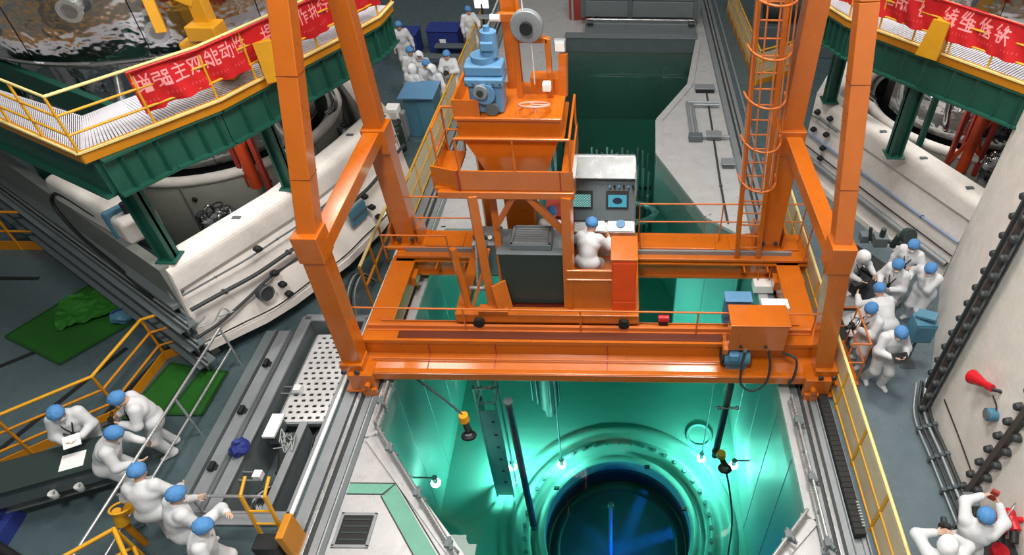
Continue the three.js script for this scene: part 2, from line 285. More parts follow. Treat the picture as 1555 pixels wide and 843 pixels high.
for (const [x0, x1, s] of [[-4.86, -4.42, 0], [3.4, 3.85, 1]]) {
  const e = obj('end_beam', [box(x0, x1, 0.3, 0.74, -10.6, -8.4), rbox(x0 - 0.03, x1 + 0.03, 0.7, 0.76, -10.7, -8.3)], ORANGE, G);
  obj('bracket', [box(x0 - 0.1, x1 + 0.1, 0.4, 0.62, -10.4, -10.1)], ORANGE, e);
  for (const z of [-11.2, -10.3, -8.4, -7.75]) { const w = obj('wheel', new THREE.CylinderGeometry(0.16, 0.16, 0.12, 24).rotateZ(Math.PI / 2).translate(s ? 3.52 : -4.85, 0.225, z), STEEL_MATTE, G); obj('hub', new THREE.CylinderGeometry(0.06, 0.06, 0.2, 14).rotateZ(Math.PI / 2).translate(s ? 3.52 : -4.85, 0.225, z), RED_DARK, w); }
  obj('wheel_box', rbox(s ? x0 + 0.06 : x0 - 0.12, s ? x1 + 0.1 : x1 - 0.1, 0.1, 0.56, -8.2, -7.52), ORANGE, G); obj('wheel_box', rbox(x0 - 0.05, x1 + 0.05, 0.14, 0.6, -11.55, -10.9), ORANGE, G);
  obj('buffer', [rod([(x0 + x1) / 2, 0.33, -7.52], [(x0 + x1) / 2, 0.33, -7.42], 0.06, 12), rbox((x0 + x1) / 2 - 0.14, (x0 + x1) / 2 + 0.14, 0.02, 0.22, -7.54, -7.46)], ORANGE, G);
}
const SPLICE = mat(0x7a3608, { roughness: 0.5 });
// legs: upright below the knee, leaning in above it; a brace joins the knees
const up = V(0, 0, 1);
const legs = [
  [[-4.9, 0.2, -7.85], [-4.86, 3.45, -7.9], [-4.58, 6.85, -8.95], [-4.5, 9.2, -9.75], 0.36],
  [[3.84, 0.2, -7.85], [3.5, 3.35, -7.9], [3.28, 6.85, -8.95], [3.2, 9.2, -9.75], 0.34],
  [[-4.6, 0.85, -11.05], [-4.66, 3.55, -11], [-4.66, 6.4, -11], [-4.6, 9.2, -10.9], 0.4],
  [[3.22, 0.85, -11.05], [3.2, 3.65, -11], [3.2, 6.4, -11], [3.2, 9.2, -10.9], 0.46]];
for (const [a, b, c, d, w] of legs) {
  const g = [beam(a, b, w, w * 0.95, up), beam(b, c, w * 0.82, w * 0.8, up), beam(c, d, w * 0.8, w * 0.8, up), rbox(b[0] - w * 0.58, b[0] + w * 0.58, b[1] - 0.32, b[1] + 0.2, b[2] - w * 0.6, b[2] + w * 0.6)];
  const l = obj('leg', g, ORANGE, G);
  if (a[2] > -9) {
    obj('foot_plate', rbox(a[0] - 0.2, a[0] + 0.2, 0.08, 0.14, -8.1, -7.5), ORANGE, l); obj('clamp_plate', rbox(a[0] - 0.21, a[0] + 0.21, 0.5, 0.72, -8.0, -7.62), ORANGE, l);
    for (const dx of [-0.12, 0.12]) obj('bolt', rod([a[0] + dx, 0.62, -7.56], [a[0] + dx, 0.62, -7.52], 0.05, 6), SEAL, l);
    for (const t of [0.3, 0.72]) { const p = A(b).lerp(A(c), t); obj('splice', rbox(p.x - w * 0.43, p.x + w * 0.43, p.y - 0.008, p.y + 0.008, p.z - w * 0.43, p.z + w * 0.43, 0.004), SPLICE, l); }
  } else {
    obj('foot_plate', [rbox(a[0] - 0.42, a[0] + 0.42, 0.88, 0.95, -11.36, -10.7), ...[-0.3, 0.3].map((d) => box(a[0] + d - 0.02, a[0] + d + 0.02, 0.95, 1.4, -11.3, -10.8))], ORANGE, l);
    for (const dx of [-0.14, 0.14]) obj('bolt', rod([a[0] + dx, 1.1, -10.84], [a[0] + dx, 1.1, -10.78], 0.045, 6), SEAL, l);
  }
}
obj('brace', [beam([-4.8, 3.3, -7.95], [-4.68, 3.6, -10.95], 0.3, 0.26), new THREE.SphereGeometry(0.16, 12, 8).translate(-4.8, 3.2, -8.0)], ORANGE, G);
obj('brace', [beam([3.5, 3.2, -7.95], [3.22, 3.65, -10.95], 0.3, 0.26), new THREE.SphereGeometry(0.16, 12, 8).translate(3.48, 3.1, -8.0)], ORANGE, G);
obj('top_beam', [beam([-4.52, 9.3, -9.5], [-4.58, 9.3, -11.2], 0.42, 0.4), beam([3.2, 9.3, -9.5], [3.2, 9.3, -11.2], 0.42, 0.4)], ORANGE, G);
// guard rails of the gantry
function guard(pts, h, bars, gap) { const r = new THREE.Group(); r.name = numbered('guard_rail'); r.position.set(pts[0][0] + 0.5, pts[0][1], pts[0][2] + 9.3); G.add(r); railing(r, pts, { h, bars, gap, r: 0.016, m: ORANGE_RAIL }); }
guard([[-5.0, 0.98, -8.3], [3.6, 0.98, -8.26]], 0.57, [], 2.4);
guard([[0.42, 0.88, -11.1], [3.95, 0.88, -11.15], [3.95, 0.88, -10.5]], 1.02, [0.55], 1.8);
guard([[-4.75, 0.88, -11.15], [-3.2, 0.88, -11.15]], 1.1, [0.55], 1.5);
guard([[-4.95, 0.88, -10.45], [-3.6, 0.88, -10.45]], 0.62, [0.3], 1.4);
guard([[3.9, 0.5, -8.5], [4.42, 0.5, -8.5], [4.42, 0.5, -7.6], [4.1, 0.5, -7.6]], 1.0, [0.5], 0.9);
obj('side_step', [rbox(4.0, 4.45, 0.42, 0.5, -8.6, -7.5), rbox(4.3, 4.45, 0.2, 0.42, -7.6, -7.5)], ORANGE, G);
// caged ladder beside the right rear leg
{
  const L = new THREE.Group(); L.name = 'ladder'; L.position.set(2.8 + 0.5, 0.9, -10.6 + 9.3); G.add(L);
  const y1 = 8.6, x0 = 2.52, x1 = 2.98, lean = -0.35;
  const at = (x, y, z) => [x + lean * (y - 1.3) / 5 * (y > 1.3 ? 1 : 0), y, z];
  for (const x of [x0, x1]) obj('stile', bar(at(x, 0.9, -10.62), at(x, y1, -10.62), 0.11, 0.09), ORANGE, L);
  for (let y = 1.15; y < y1; y += 0.3) obj('rung', rod(at(x0, y, -10.62), at(x1, y, -10.62), 0.018, 6), ORANGE_RAIL, L);
  for (let y = 3.0; y < y1; y += 0.85) { const c = []; for (let a = 0; a <= 10; a++) { const q = a / 10 * Math.PI; c.push(at((x0 + x1) / 2 + 0.36 * Math.cos(q), y, -10.62 + 0.62 * Math.sin(q))); } obj('hoop', hose(c, 0.022, 24, 5), ORANGE_RAIL, L); }
  for (let a = 1; a <= 5; a++) { const q = a / 6 * Math.PI; obj('cage_bar', rod(at((x0 + x1) / 2 + 0.36 * Math.cos(q), 3.0, -10.62 + 0.62 * Math.sin(q)), at((x0 + x1) / 2 + 0.36 * Math.cos(q), y1, -10.62 + 0.62 * Math.sin(q)), 0.016, 5), ORANGE_RAIL, L); }
}
// drive unit on the right end of the front girder
{
  const D = thing('drive_cover', 'orange sheet metal cover over the travel drive on the right end of the front girder', 'cover', 2.5, 1.0, -7.85);
  obj('hood', [rbox(1.98, 3.0, 1.08, 1.72, -8.1, -7.78), rbox(1.9, 2.0, 0.98, 1.12, -8.0, -7.76)], ORANGE, D);
  obj('lid', rbox(1.96, 3.02, 1.72, 1.75, -8.3, -7.76), ORANGE, D);
  for (const x of [2.2, 2.65]) obj('screw', rod([x, 1.2, -7.785], [x, 1.2, -7.76], 0.035, 8), SEAL, D);
  const m = thing('drive_motor', 'small blue electric motor under the orange drive cover', 'motor', 2.2, 0.5, -7.9);
  obj('housing', [rod([1.95, 0.8, -7.9], [2.42, 0.8, -7.9], 0.17, 20), ...[2.08, 2.15, 2.22, 2.29].map((x) => rod([x, 0.8, -7.9], [x + 0.02, 0.8, -7.9], 0.19, 20)), rbox(2.0, 2.4, 0.5, 0.66, -8.0, -7.8)], BLUE_GREY, m);
  obj('terminal_box', rbox(2.02, 2.2, 0.86, 1.02, -7.86, -7.7), BLUE, m);
  obj('fan_cowl', rod([1.9, 0.8, -7.9], [1.97, 0.8, -7.9], 0.16, 20), BLACK, m);
  const c = thing('cable_loop', 'black cable hanging in a loop below the orange drive cover', 'cable', 2.5, 0.5, -7.6);
  obj('cable', hose([[2.3, 1.05, -7.78], [2.26, 0.7, -7.66], [2.3, 0.36, -7.56], [2.52, 0.22, -7.54], [2.74, 0.4, -7.58], [2.78, 0.8, -7.7], [2.72, 1.1, -7.8]], 0.022), CABLE, c);
  obj('cable', hose([[3.0, 1.0, -7.82], [3.2, 1.02, -7.66], [3.24, 0.6, -7.6], [3.2, 0.34, -7.62]], 0.025), CABLE, c);
  obj('gland', rod([2.3, 1.02, -7.8], [2.3, 1.12, -7.8], 0.04, 8), STEEL_MATTE, c); obj('gland', rod([2.72, 1.06, -7.82], [2.72, 1.16, -7.82], 0.04, 8), STEEL_MATTE, c);
  const b = thing('junction_box', 'pale blue box lying on the girder behind the drive cover', 'box', 2.2, 0.98, -8.6);
  obj('body', rbox(1.95, 2.42, 1.1, 1.7, -8.62, -8.42), BLUE, b); obj('lid', rbox(1.93, 2.44, 1.7, 1.74, -8.66, -8.38), BLUE, b);
  const s = thing('switch_box', 'white switch box with two dark red buttons beside the pale blue box', 'box', 2.8, 0.98, -8.5);
  obj('body', rbox(2.62, 3.12, 1.3, 1.62, -8.6, -8.35), PAPER, s);
  for (const x of [2.76, 3.0]) obj('button', rod([x, 1.5, -8.35], [x, 1.5, -8.3], 0.055, 14), RED, s);
  obj('foot', [box(2.66, 2.72, 0.98, 1.3, -8.5, -8.45), box(3.02, 3.08, 0.98, 1.3, -8.5, -8.45)], ORANGE, s);
  const w = thing('lamp_box', 'white lidded box hung under the right end of the rear girder', 'box', 3.17, 0, -10.35);
  obj('body', rbox(2.95, 3.4, 0.1, 0.32, -10.62, -10.3), PAPER, w); obj('base', rbox(2.99, 3.36, -0.02, 0.1, -10.6, -10.34), GREY, w);
  obj('hanger', [rod([3.05, 0.3, -10.5], [3.05, 0.75, -10.56], 0.02), rod([3.3, 0.3, -10.5], [3.3, 0.75, -10.56], 0.02)], ORANGE, w);
  const bt = thing('indicator_lamp', 'small dark red signal lamp on the front girder right of the trolley', 'lamp', 0.8, 0.98, -8.5);
  obj('lens', rod([0.75, 1.13, -8.52], [0.95, 1.13, -8.52], 0.07, 12), RED, bt); obj('base', rbox(0.76, 0.94, 0.98, 1.08, -8.58, -8.46), BLACK, bt);
}
// ---------- the trolley ----------
const T = thing('crane_trolley', 'orange trolley with mast, hopper and upper platform riding on the gantry girders', 'trolley', -1.3, 1.1, -9.6);
obj('frame', [rbox(-3.05, 0.38, 1.08, 1.3, -8.62, -8.4), rbox(-3.05, 0.38, 1.08, 1.3, -10.9, -10.7), box(-3.05, -2.85, 1.08, 1.28, -10.8, -8.5), box(0.18, 0.38, 1.08, 1.28, -10.8, -8.5), box(-0.98, -0.86, 1.08, 1.26, -10.8, -8.5)], ORANGE, T);
obj('deck', box(-1.0, 0.3, 1.06, 1.12, -10.7, -8.6), ORANGE, T);
obj('apron', [rbox(-0.95, -0.1, 1.1, 2.24, -8.66, -8.6), rbox(-0.95, -0.1, 2.02, 2.06, -8.6, -8.56), rbox(-0.95, -0.1, 1.12, 1.18, -8.6, -8.42)], ORANGE, T);
for (const x of [-2.6, 0.1]) for (const z of [-8.33, -10.69]) { const w = obj('wheel', rod([x - 0.13, 1.09, z], [x + 0.13, 1.09, z], 0.0001, 4), BLACK, T); w.geometry = join(new THREE.CylinderGeometry(0.1, 0.1, 0.09, 18).rotateX(Math.PI / 2).translate(x + 1.3, 0.06, z + 9.6)); }
for (const [a, b, w] of [[[-2.38, 1.3, -8.62], [-2.45, 3.72, -8.8], 0.15], [[-2.12, 1.3, -8.66], [-2.22, 3.72, -9.3], 0.12], [[-0.92, 1.3, -8.66], [-0.88, 3.72, -8.8], 0.17], [[-0.95, 1.3, -10.6], [-0.92, 3.72, -10.4], 0.15], [[-2.7, 1.3, -10.6], [-2.6, 3.72, -10.4], 0.15]]) obj('post', beam(a, b, w, w), ORANGE, T);
obj('post', beam([-2.82, 1.2, -8.6], [-2.92, 2.65, -8.7], 0.1, 0.1), ORANGE, T);
obj('brace', beam([-2.15, 2.95, -8.95], [-1.75, 3.7, -8.85], 0.1, 0.1), ORANGE, T);
obj('brace', beam([-0.92, 2.85, -8.86], [-1.55, 3.68, -8.86], 0.12, 0.1), ORANGE, T);
obj('brace', beam([-2.75, 1.25, -8.6], [-2.3, 2.6, -8.75], 0.05, 0.05), ORANGE_RAIL, T);
obj('foot_gusset', [beam([-2.6, 1.32, -8.5], [-2.05, 1.32, -8.5], 0.2, 0.12), beam([-2.1, 1.28, -8.5], [-2.2, 1.9, -8.62], 0.3, 0.05)], ORANGE, T);
// upper platform with fascia
const up0 = obj('upper_platform', [box(-3.05, -0.78, 3.76, 3.82, -9.3, -8.85), box(-1.0, -0.78, 3.76, 3.82, -10.4, -9.3), box(-3.08, -2.75, 3.76, 3.82, -10.0, -9.3), rbox(-3.0, -0.75, 3.66, 3.8, -8.9, -8.76), bar([-3.08, 4.0, -8.95], [-2.6, 4.0, -8.8], 0.03, 0.36), box(-2.62, -0.76, 3.82, 4.18, -8.83, -8.8), box(-0.8, -0.77, 3.7, 4.18, -10.4, -8.82), box(-3.1, -3.07, 3.7, 4.0, -10.0, -8.95)], ORANGE, T);
obj('seam', [box(-2.64, -2.6, 3.8, 4.18, -8.8, -8.785), box(-0.98, -0.96, 3.82, 4.18, -8.8, -8.79)], RED_DARK, up0);
function trolleyRail(pts, h, bars, gap) { const r = new THREE.Group(); r.name = numbered('guard_rail'); r.position.set(pts[0][0] + 1.3, pts[0][1] - 1.1, pts[0][2] + 9.6); T.add(r); railing(r, pts, { h, bars, gap, r: 0.02, m: ORANGE }); }
trolleyRail([[-2.58, 4.18, -8.82], [-0.8, 4.18, -8.82], [-0.8, 4.18, -10.3]], 0.58, [], 1.1);
trolleyRail([[-3.05, 3.82, -9.25], [-3.05, 3.82, -10.0], [-2.75, 3.82, -10.0]], 0.85, [0.42], 0.8);
// hopper-shaped mast housing and column
{
  const s = 4.34, g = new THREE.CylinderGeometry(1, 0.6, 1, 4, 1).rotateY(Math.PI / 4);
  const hop = new THREE.BufferGeometry();
  const q = (x0, x1, z0, z1, y) => [[x0, y, z1], [x1, y, z1], [x1, y, z0], [x0, y, z0]];
  const lo = q(-2.32, -1.3, -10.4, -9.6, 3.6), hi = q(-2.68, -1.02, -10.75, -9.62, s), P = [];
  for (let i = 0; i < 4; i++) { const j = (i + 1) % 4; P.push(...lo[i], ...lo[j], ...hi[j], ...lo[i], ...hi[j], ...hi[i]); }
  hop.setAttribute('position', new THREE.Float32BufferAttribute(P, 3)); hop.computeVertexNormals();
  obj('hopper', [hop, rbox(-2.7, -1.0, s - 0.02, 4.7, -10.8, -9.58)], ORANGE, T);
  obj('flange', [rbox(-2.76, -0.94, 4.3, 4.36, -10.84, -9.52), rbox(-2.74, -0.96, 4.66, 4.72, -10.86, -9.54)], ORANGE, T);
  obj('mast', [rbox(-2.15, -1.6, -0.2, 3.62, -10.3, -9.8), rbox(-2.25, -1.5, 1.3, 1.5, -10.4, -9.7)], ORANGE, T);
  obj('tray', [bar([-2.72, 4.86, -9.6], [-2.3, 4.86, -9.6], 0.03, 0.3), box(-2.74, -2.7, 4.7, 5.0, -10.8, -9.6)], ORANGE, T);
  // hoist frame standing behind the motor
  const f = obj('hoist_frame', [beam([-1.72, 4.7, -10.3], [-1.72, 6.0, -10.3], 0.1, 0.12), beam([-1.2, 4.7, -10.3], [-1.2, 5.75, -10.3], 0.09, 0.1), beam([-1.72, 5.72, -10.3], [-1.2, 5.72, -10.3], 0.1, 0.09), beam([-1.85, 4.7, -10.7], [-1.88, 7.6, -10.9], 0.26, 0.2), beam([-1.66, 5.6, -10.5], [-1.7, 6.3, -10.6], 0.07, 0.1), beam([-2.0, 6.0, -10.5], [-1.6, 6.0, -10.5], 0.1, 0.14), box(-1.55, -0.98, 4.7, 5.0, -10.7, -10.4), bar([-1.0, 4.7, -10.4], [-0.98, 5.4, -10.5], 0.14, 0.12)], ORANGE, T);
  obj('roller', [rod([-2.1, 6.02, -10.4], [-1.95, 6.02, -10.4], 0.06, 12)], PAPER, f);
  const p = obj('pulley', lathe([[0.07, -0.07], [0.24, -0.08], [0.26, -0.04], [0.22, 0], [0.26, 0.04], [0.24, 0.08], [0.07, 0.07]], 40).rotateX(Math.PI / 2).translate(-1.5, 5.98, -10.2), STEEL_MATTE, T);
  obj('axle_cap', [rod([-1.5, 5.98, -10.12], [-1.5, 5.98, -10.05], 0.1, 18)], BLACK, p);
  obj('rope', [rod([-1.55, 5.98, -10.2], [-1.55, 9.5, -10.4], 0.012, 5), rod([-1.45, 5.0, -10.2], [-1.45, 5.98, -10.2], 0.012, 5)], ROPE, p);
  const h = obj('hand_wheel', [new THREE.TorusGeometry(0.25, 0.02, 8, 36).rotateX(1.25).translate(-1.42, 4.86, -9.75), ...[0, 1, 2].map((k) => rod([-1.42 + 0.25 * Math.cos(k * 2.094), 4.86 + 0.08 * Math.sin(k * 2.094), -9.75 + 0.24 * Math.sin(k * 2.094)], [-1.42, 4.86, -9.75], 0.014, 6)), rod([-1.42, 4.86, -9.75], [-1.42, 4.7, -9.75], 0.025)], phys(0xd79a86, { roughness: 0.4 }), T);
  const l = obj('work_lamp', [rbox(-1.13, -0.93, 5.42, 5.62, -10.62, -10.5)], STEEL_MATTE, T);
  obj('lens', rbox(-1.11, -0.95, 5.44, 5.6, -10.5, -10.49, 0.004), PAPER, l);
  obj('limit_box', [rbox(-1.3, -1.16, 4.98, 5.12, -10.1, -9.95)], PAPER, T);
}
// blue hoist motor
{
  const m = thing('hoist_motor', 'pale blue upright gear motor on the orange hopper', 'motor', -2.2, 4.72, -9.9);
  obj('gear_case', [rbox(-2.46, -1.92, 4.72, 5.3, -10.1, -9.68, 0.05), rbox(-2.5, -1.88, 5.2, 5.34, -10.14, -9.64, 0.03), rod([-2.19, 5.1, -9.68], [-2.19, 5.1, -9.6], 0.17, 24)], BLUE, m);
  obj('upper_case', [rbox(-2.5, -1.88, 5.34, 5.52, -10.1, -9.72, 0.04), rod([-2.2, 5.5, -9.95], [-2.2, 5.62, -9.95], 0.2, 20)], BLUE, m);
  obj('motor_top', [rod([-2.1, 5.6, -9.98], [-2.08, 5.98, -9.98], 0.15, 18, 0.13), rbox(-2.2, -2.0, 5.72, 5.86, -9.9, -9.8), rod([-2.1, 5.98, -9.98], [-2.1, 6.06, -9.98], 0.05, 10)], BLUE, m);
  obj('shaft_cap', [rod([-2.24, 5.16, -9.62], [-2.24, 5.16, -9.54], 0.11, 20)], STEEL_MATTE, m);
  obj('shaft_cap', rod([-2.24, 5.16, -9.54], [-2.24, 5.16, -9.51], 0.055, 14), CABINET, m);
  obj('drain_flange', [rod([-2.1, 4.84, -9.68], [-2.1, 4.84, -9.6], 0.11, 16)], GREY_DARK, m);
  for (let k = 0; k < 6; k++) obj('bolt', rod([-2.46 + k * 0.107, 5.27, -9.66], [-2.46 + k * 0.107, 5.27, -9.62], 0.022, 6), GREY_DARK, m);
}
// cabinets and console on the trolley
{
  const c = thing('switch_cabinet', 'dark grey-green cabinet with a vented grey box on top at the front of the trolley', 'cabinet', -1.55, 1.1, -9.05);
  obj('body', rbox(-2.15, -0.98, 1.3, 2.5, -9.4, -8.72, 0.015), CABINET, c);
  obj('plinth', rbox(-2.1, -1.02, 1.12, 1.3, -9.36, -8.78), RED_DARK, c);
  obj('roof', rbox(-2.18, -0.95, 2.5, 2.53, -9.42, -8.7, 0.01), GREY, c);
  const v = obj('vent_box', rbox(-1.94, -1.2, 2.53, 2.66, -9.34, -8.8, 0.015), GREY, c);
  for (let k = 0; k < 7; k++) obj('slat', rbox(-1.86, -1.28, 2.66, 2.675, -9.27 + k * 0.065, -9.235 + k * 0.065, 0.004), STEEL_MATTE, v);
  obj('frame', [box(-1.92, -1.22, 2.655, 2.685, -9.33, -9.3), box(-1.92, -1.22, 2.655, 2.685, -8.84, -8.81), box(-1.92, -1.89, 2.655, 2.685, -9.33, -8.81), box(-1.25, -1.22, 2.655, 2.685, -9.33, -8.81)], STEEL_MATTE, v);
  const r = thing('tall_cabinet', 'bright vermilion tall cabinet at the right end of the trolley', 'cabinet', 0.1, 1.1, -8.8);
  obj('body', rbox(-0.13, 0.31, 1.12, 2.56, -9.15, -8.52, 0.015), VERMILION, r);
  obj('lid', rbox(-0.15, 0.33, 2.56, 2.6, -9.17, -8.5, 0.01), ORANGE, r);
  obj('door', [rbox(-0.11, 0.29, 1.6, 2.5, -8.52, -8.505, 0.004), rbox(-0.11, 0.29, 1.16, 1.56, -8.52, -8.505, 0.004)], VERMILION, r);
  const k = thing('control_console', 'stainless control console with two screens and a sloped hood behind the operator', 'console', -0.3, 1.1, -10.3);
  obj('hood', [bar([-0.3, 2.92, -10.5], [-0.3, 3.12, -10.95], 1.2, 0.04), rbox(-0.9, 0.3, 2.5, 3.14, -11.05, -10.96)], STEEL, k);
  obj('body', [rbox(-0.9, 0.3, 1.12, 2.1, -11.0, -10.3), rbox(-0.92, -0.88, 1.12, 3.0, -11.0, -10.4), rbox(0.28, 0.32, 1.12, 3.0, -11.0, -10.4)], STEEL, k);
  obj('panel', [bar([-0.3, 2.15, -10.2], [-0.3, 2.85, -10.62], 1.18, 0.05, V(0, 0.5, 1))], GREY_DARK, k);
  const SCREEN = (a, b) => new THREE.MeshStandardMaterial({ color: 0x111111, emissive: 0xffffff, emissiveIntensity: 0.75, roughness: 0.2, emissiveMap: texture(64, (x, y) => { const d = Math.hypot(x - 0.5, y - 0.5); return b ? (d < 0.26 ? [0.05, 0.16, 0.3] : [0.35, 0.8, 0.9]) : (Math.sin(x * 40) * Math.sin(y * 31) > 0.3 ? [0.9, 1, 1] : [0.25, 0.65, 0.62]); }, 1, true) });
  for (const [x, b] of [[-0.75, 0], [-0.05, 1]]) {
    const s = obj('screen_frame', bar([x, 2.36, -10.3], [x, 2.66, -10.48], 0.44, 0.06, V(0, 0.5, 1)), BLACK, k);
    const g = new THREE.PlaneGeometry(0.36, 0.24).rotateX(-0.55).translate(x, 2.52, -10.335); obj('screen', g, SCREEN(0, b), s, true);
  }
  obj('desk', bar([-0.3, 2.02, -9.98], [-0.3, 2.14, -10.3], 1.18, 0.04), STEEL, k);
  obj('key_row', Array.from({ length: 9 }, (_, i) => rbox(-0.24 + i * 0.05, -0.2 + i * 0.05, 2.2, 2.23, -10.28, -10.25, 0.004)), PAPER, k);
  for (let i = 0; i < 6; i++) obj('button', rod([-0.2 + i * 0.09, 2.76, -10.5], [-0.2 + i * 0.09, 2.78, -10.44], 0.022, 10), i % 2 ? BLACK : BLUE, k);
  for (const [x, n] of [[-0.42, 'left'], [0.02, 'right']]) { const p = thing('paper_sheet', n == 'left' ? 'small white paper sheet on the console beside the operator' : 'large white paper sheet with a blue dial on the console', 'paper', x, 2.1, -10.12, 0); obj('sheet', bar([x, 2.055, -9.98], [x, 2.175, -10.28], n == 'left' ? 0.24 : 0.5, 0.012), PAPER, p); if (n == 'right') obj('dial', rod([x, 2.12, -10.12], [x, 2.15, -10.11], 0.09, 18), BLUE, p); }
  const s = thing('instrument_rack', 'low rack of valves and gauges behind the mast on the trolley', 'rack', -2.6, 1.1, -9.9);
  obj('frame', [rbox(-2.85, -2.35, 1.1, 1.9, -10.3, -9.7), rbox(-2.85, -2.4, 1.9, 1.98, -10.2, -9.6)], STEEL_MATTE, s);
  for (let i = 0; i < 5; i++) obj('gauge', rod([-2.8 + i * 0.1, 1.98, -9.8], [-2.8 + i * 0.1, 2.06, -9.74], 0.04, 12), i % 2 ? PAPER : BLACK, s);
  obj('pipe', [rod([-2.75, 1.3, -9.2], [-2.75, 2.0, -9.6], 0.03), rod([-2.6, 1.3, -9.2], [-2.55, 2.1, -9.6], 0.03), rod([-2.85, 1.4, -9.0], [-2.5, 1.4, -9.0], 0.05)], STEEL, s);
  const bx = thing('red_equipment_box', 'dark red box lying on the trolley beside the operator', 'box', -1.2, 1.1, -10.3);
  obj('body', rbox(-1.45, -1.0, 1.12, 2.3, -10.6, -10.1), RED_DARK, bx); obj('lid', rbox(-1.47, -0.98, 2.3, 2.34, -10.62, -10.08), RED_DARK, bx);
}
// ---------- steam generators, their platforms, columns and banners ----------
const arc = (cx, cz, r, a0, a1, y0, y1, th) => {   // a curved sheet
  const s = new THREE.Shape(), n = 8;
  for (let i = 0; i <= n; i++) { const a = lerp(a0, a1, i / n); s[i ? 'lineTo' : 'moveTo'](r * Math.cos(a), r * Math.sin(a)); }
  for (let i = n; i >= 0; i--) { const a = lerp(a0, a1, i / n); s.lineTo((r - th) * Math.cos(a), (r - th) * Math.sin(a)); }
  return new THREE.ExtrudeGeometry(s, { depth: y1 - y0, bevelEnabled: true, bevelSize: 0.012, bevelThickness: 0.012, bevelSegments: 1 }).rotateX(Math.PI / 2).translate(cx, y1, cz);
};
function generator(side, cx, cz, r, a0, a1, drum) {
  const t = thing('steam_generator', `steam generator clad in mirror-bright metal sheets behind the ${side} compartment wall`, 'boiler', cx, 0, cz);
  obj('core', new THREE.CylinderGeometry(r - 0.55, r - 0.55, 8, 40).translate(cx, 4, cz), BLACK, t);
  const low = obj('lower_shell', lathe([[r - 0.3, 0], [r, 0], [r, 1.95], [r - 0.3, 1.95]], 64).translate(cx, 0, cz), GREY_SHELL, t);
  obj('insulation_lip', [new THREE.TorusGeometry(r - 0.06, 0.12, 8, 72).rotateX(Math.PI / 2).translate(cx, 2.0, cz)], WHITE_WALL, low);
  for (let i = 0; i < 5; i++) { const a = lerp(a0, a1, (i + 0.5) / 5); for (let k = 0; k < 4; k++) mesh('bolt', t.userData.b ??= new THREE.SphereGeometry(0.055, 8, 6), BLACK, low, r * Math.cos(a), 0.5 + k * 0.36, r * Math.sin(a)); obj('seam_strip', rod([cx + r * Math.cos(a + 0.06), 0, cz + r * Math.sin(a + 0.06)], [cx + r * Math.cos(a + 0.06), 1.9, cz + r * Math.sin(a + 0.06)], 0.025), STEEL_MATTE, low); }
  delete t.userData.b;
  // cladding sheets, row over row
  const n = 9;
  for (const [k, y0, y1, rr] of [[0, 2.1, 3.5, r - 0.42], [1, 3.54, 4.9, r - 0.38], [2, 4.94, 6.6, drum], [3, 6.64, 7.6, drum + 0.02]]) for (let i = 0; i < n; i++) {
    const b0 = lerp(a0, a1, (i + (k % 2) * 0.5 - 0.25) / n) + 0.006, b1 = lerp(a0, a1, (i + 1 + (k % 2) * 0.5 - 0.25) / n) - 0.006;
    obj('cladding_sheet', arc(cx, cz, rr + (rnd() - 0.5) * 0.03, b0, b1, y0, y1, 0.05), MIRROR, t);
  }
  obj('drum_cone', lathe([[r - 0.5, 4.3], [drum, 4.85], [drum, 4.93], [r - 0.6, 4.93]], 64).translate(cx, 0, cz), STEEL, t);
  obj('drum_head', lathe([[drum, 7.6], [drum - 0.3, 8.0], [drum - 1.2, 8.3], [0.001, 8.4]], 64).translate(cx, 0, cz), STEEL, t);
  for (const y of [3.52, 6.62]) obj('clamp_band', new THREE.TorusGeometry(y > 6 ? drum : r - 0.4, 0.05, 6, 72).rotateX(Math.PI / 2).translate(cx, y, cz), STEEL, t);
  // pipes and small fittings between shell and wall
  for (let i = 0; i < 7; i++) {
    const a = lerp(a0, a1, (i + 0.3 + 0.4 * rnd()) / 7), x = cx + (r + 0.1) * Math.cos(a), z = cz + (r + 0.1) * Math.sin(a), y = 2.2 + rnd() * 0.8;
    obj('pipe', hose([[x, y, z], [x + 0.25 * Math.cos(a), y + 0.2, z + 0.25 * Math.sin(a)], [x + 0.3 * Math.cos(a + 0.3), y + 0.8, z + 0.3 * Math.sin(a + 0.3)], [x - 0.1, y + 1.6, z - 0.1]], 0.07, 20, 8), i % 2 ? STEEL : MIRROR, t);
  }
  for (let i = 0; i < 9; i++) { const a = lerp(a0, a1, (i + 0.5) / 9), x = cx + (drum - 0.03) * Math.cos(a), z = cz + (drum - 0.03) * Math.sin(a), y = 5.4 + (i % 3) * 0.5; obj('nozzle', [rod([x, y, z], [x + 0.3 * Math.cos(a), y, z + 0.3 * Math.sin(a)], 0.12, 14), rod([x + 0.24 * Math.cos(a), y, z + 0.24 * Math.sin(a)], [x + 0.3 * Math.cos(a), y, z + 0.3 * Math.sin(a)], 0.19, 14)], STEEL, t); }
  return t;
}
generator('left', -9.9, -14.3, 2.85, 0.0, 2.7, 3.35);
generator('right', 9.1, -15.4, 2.75, 0.5, 3.1, 3.2);
const offset = (pts, d) => pts.map((p, i) => {   // the outline moved sideways by d
  const a = pts[Math.max(0, i - 1)], b = pts[Math.min(pts.length - 1, i + 1)], L = Math.hypot(b[0] - a[0], b[1] - a[1]);
  return [p[0] + (b[1] - a[1]) / L * d, p[1] - (b[0] - a[0]) / L * d];
});
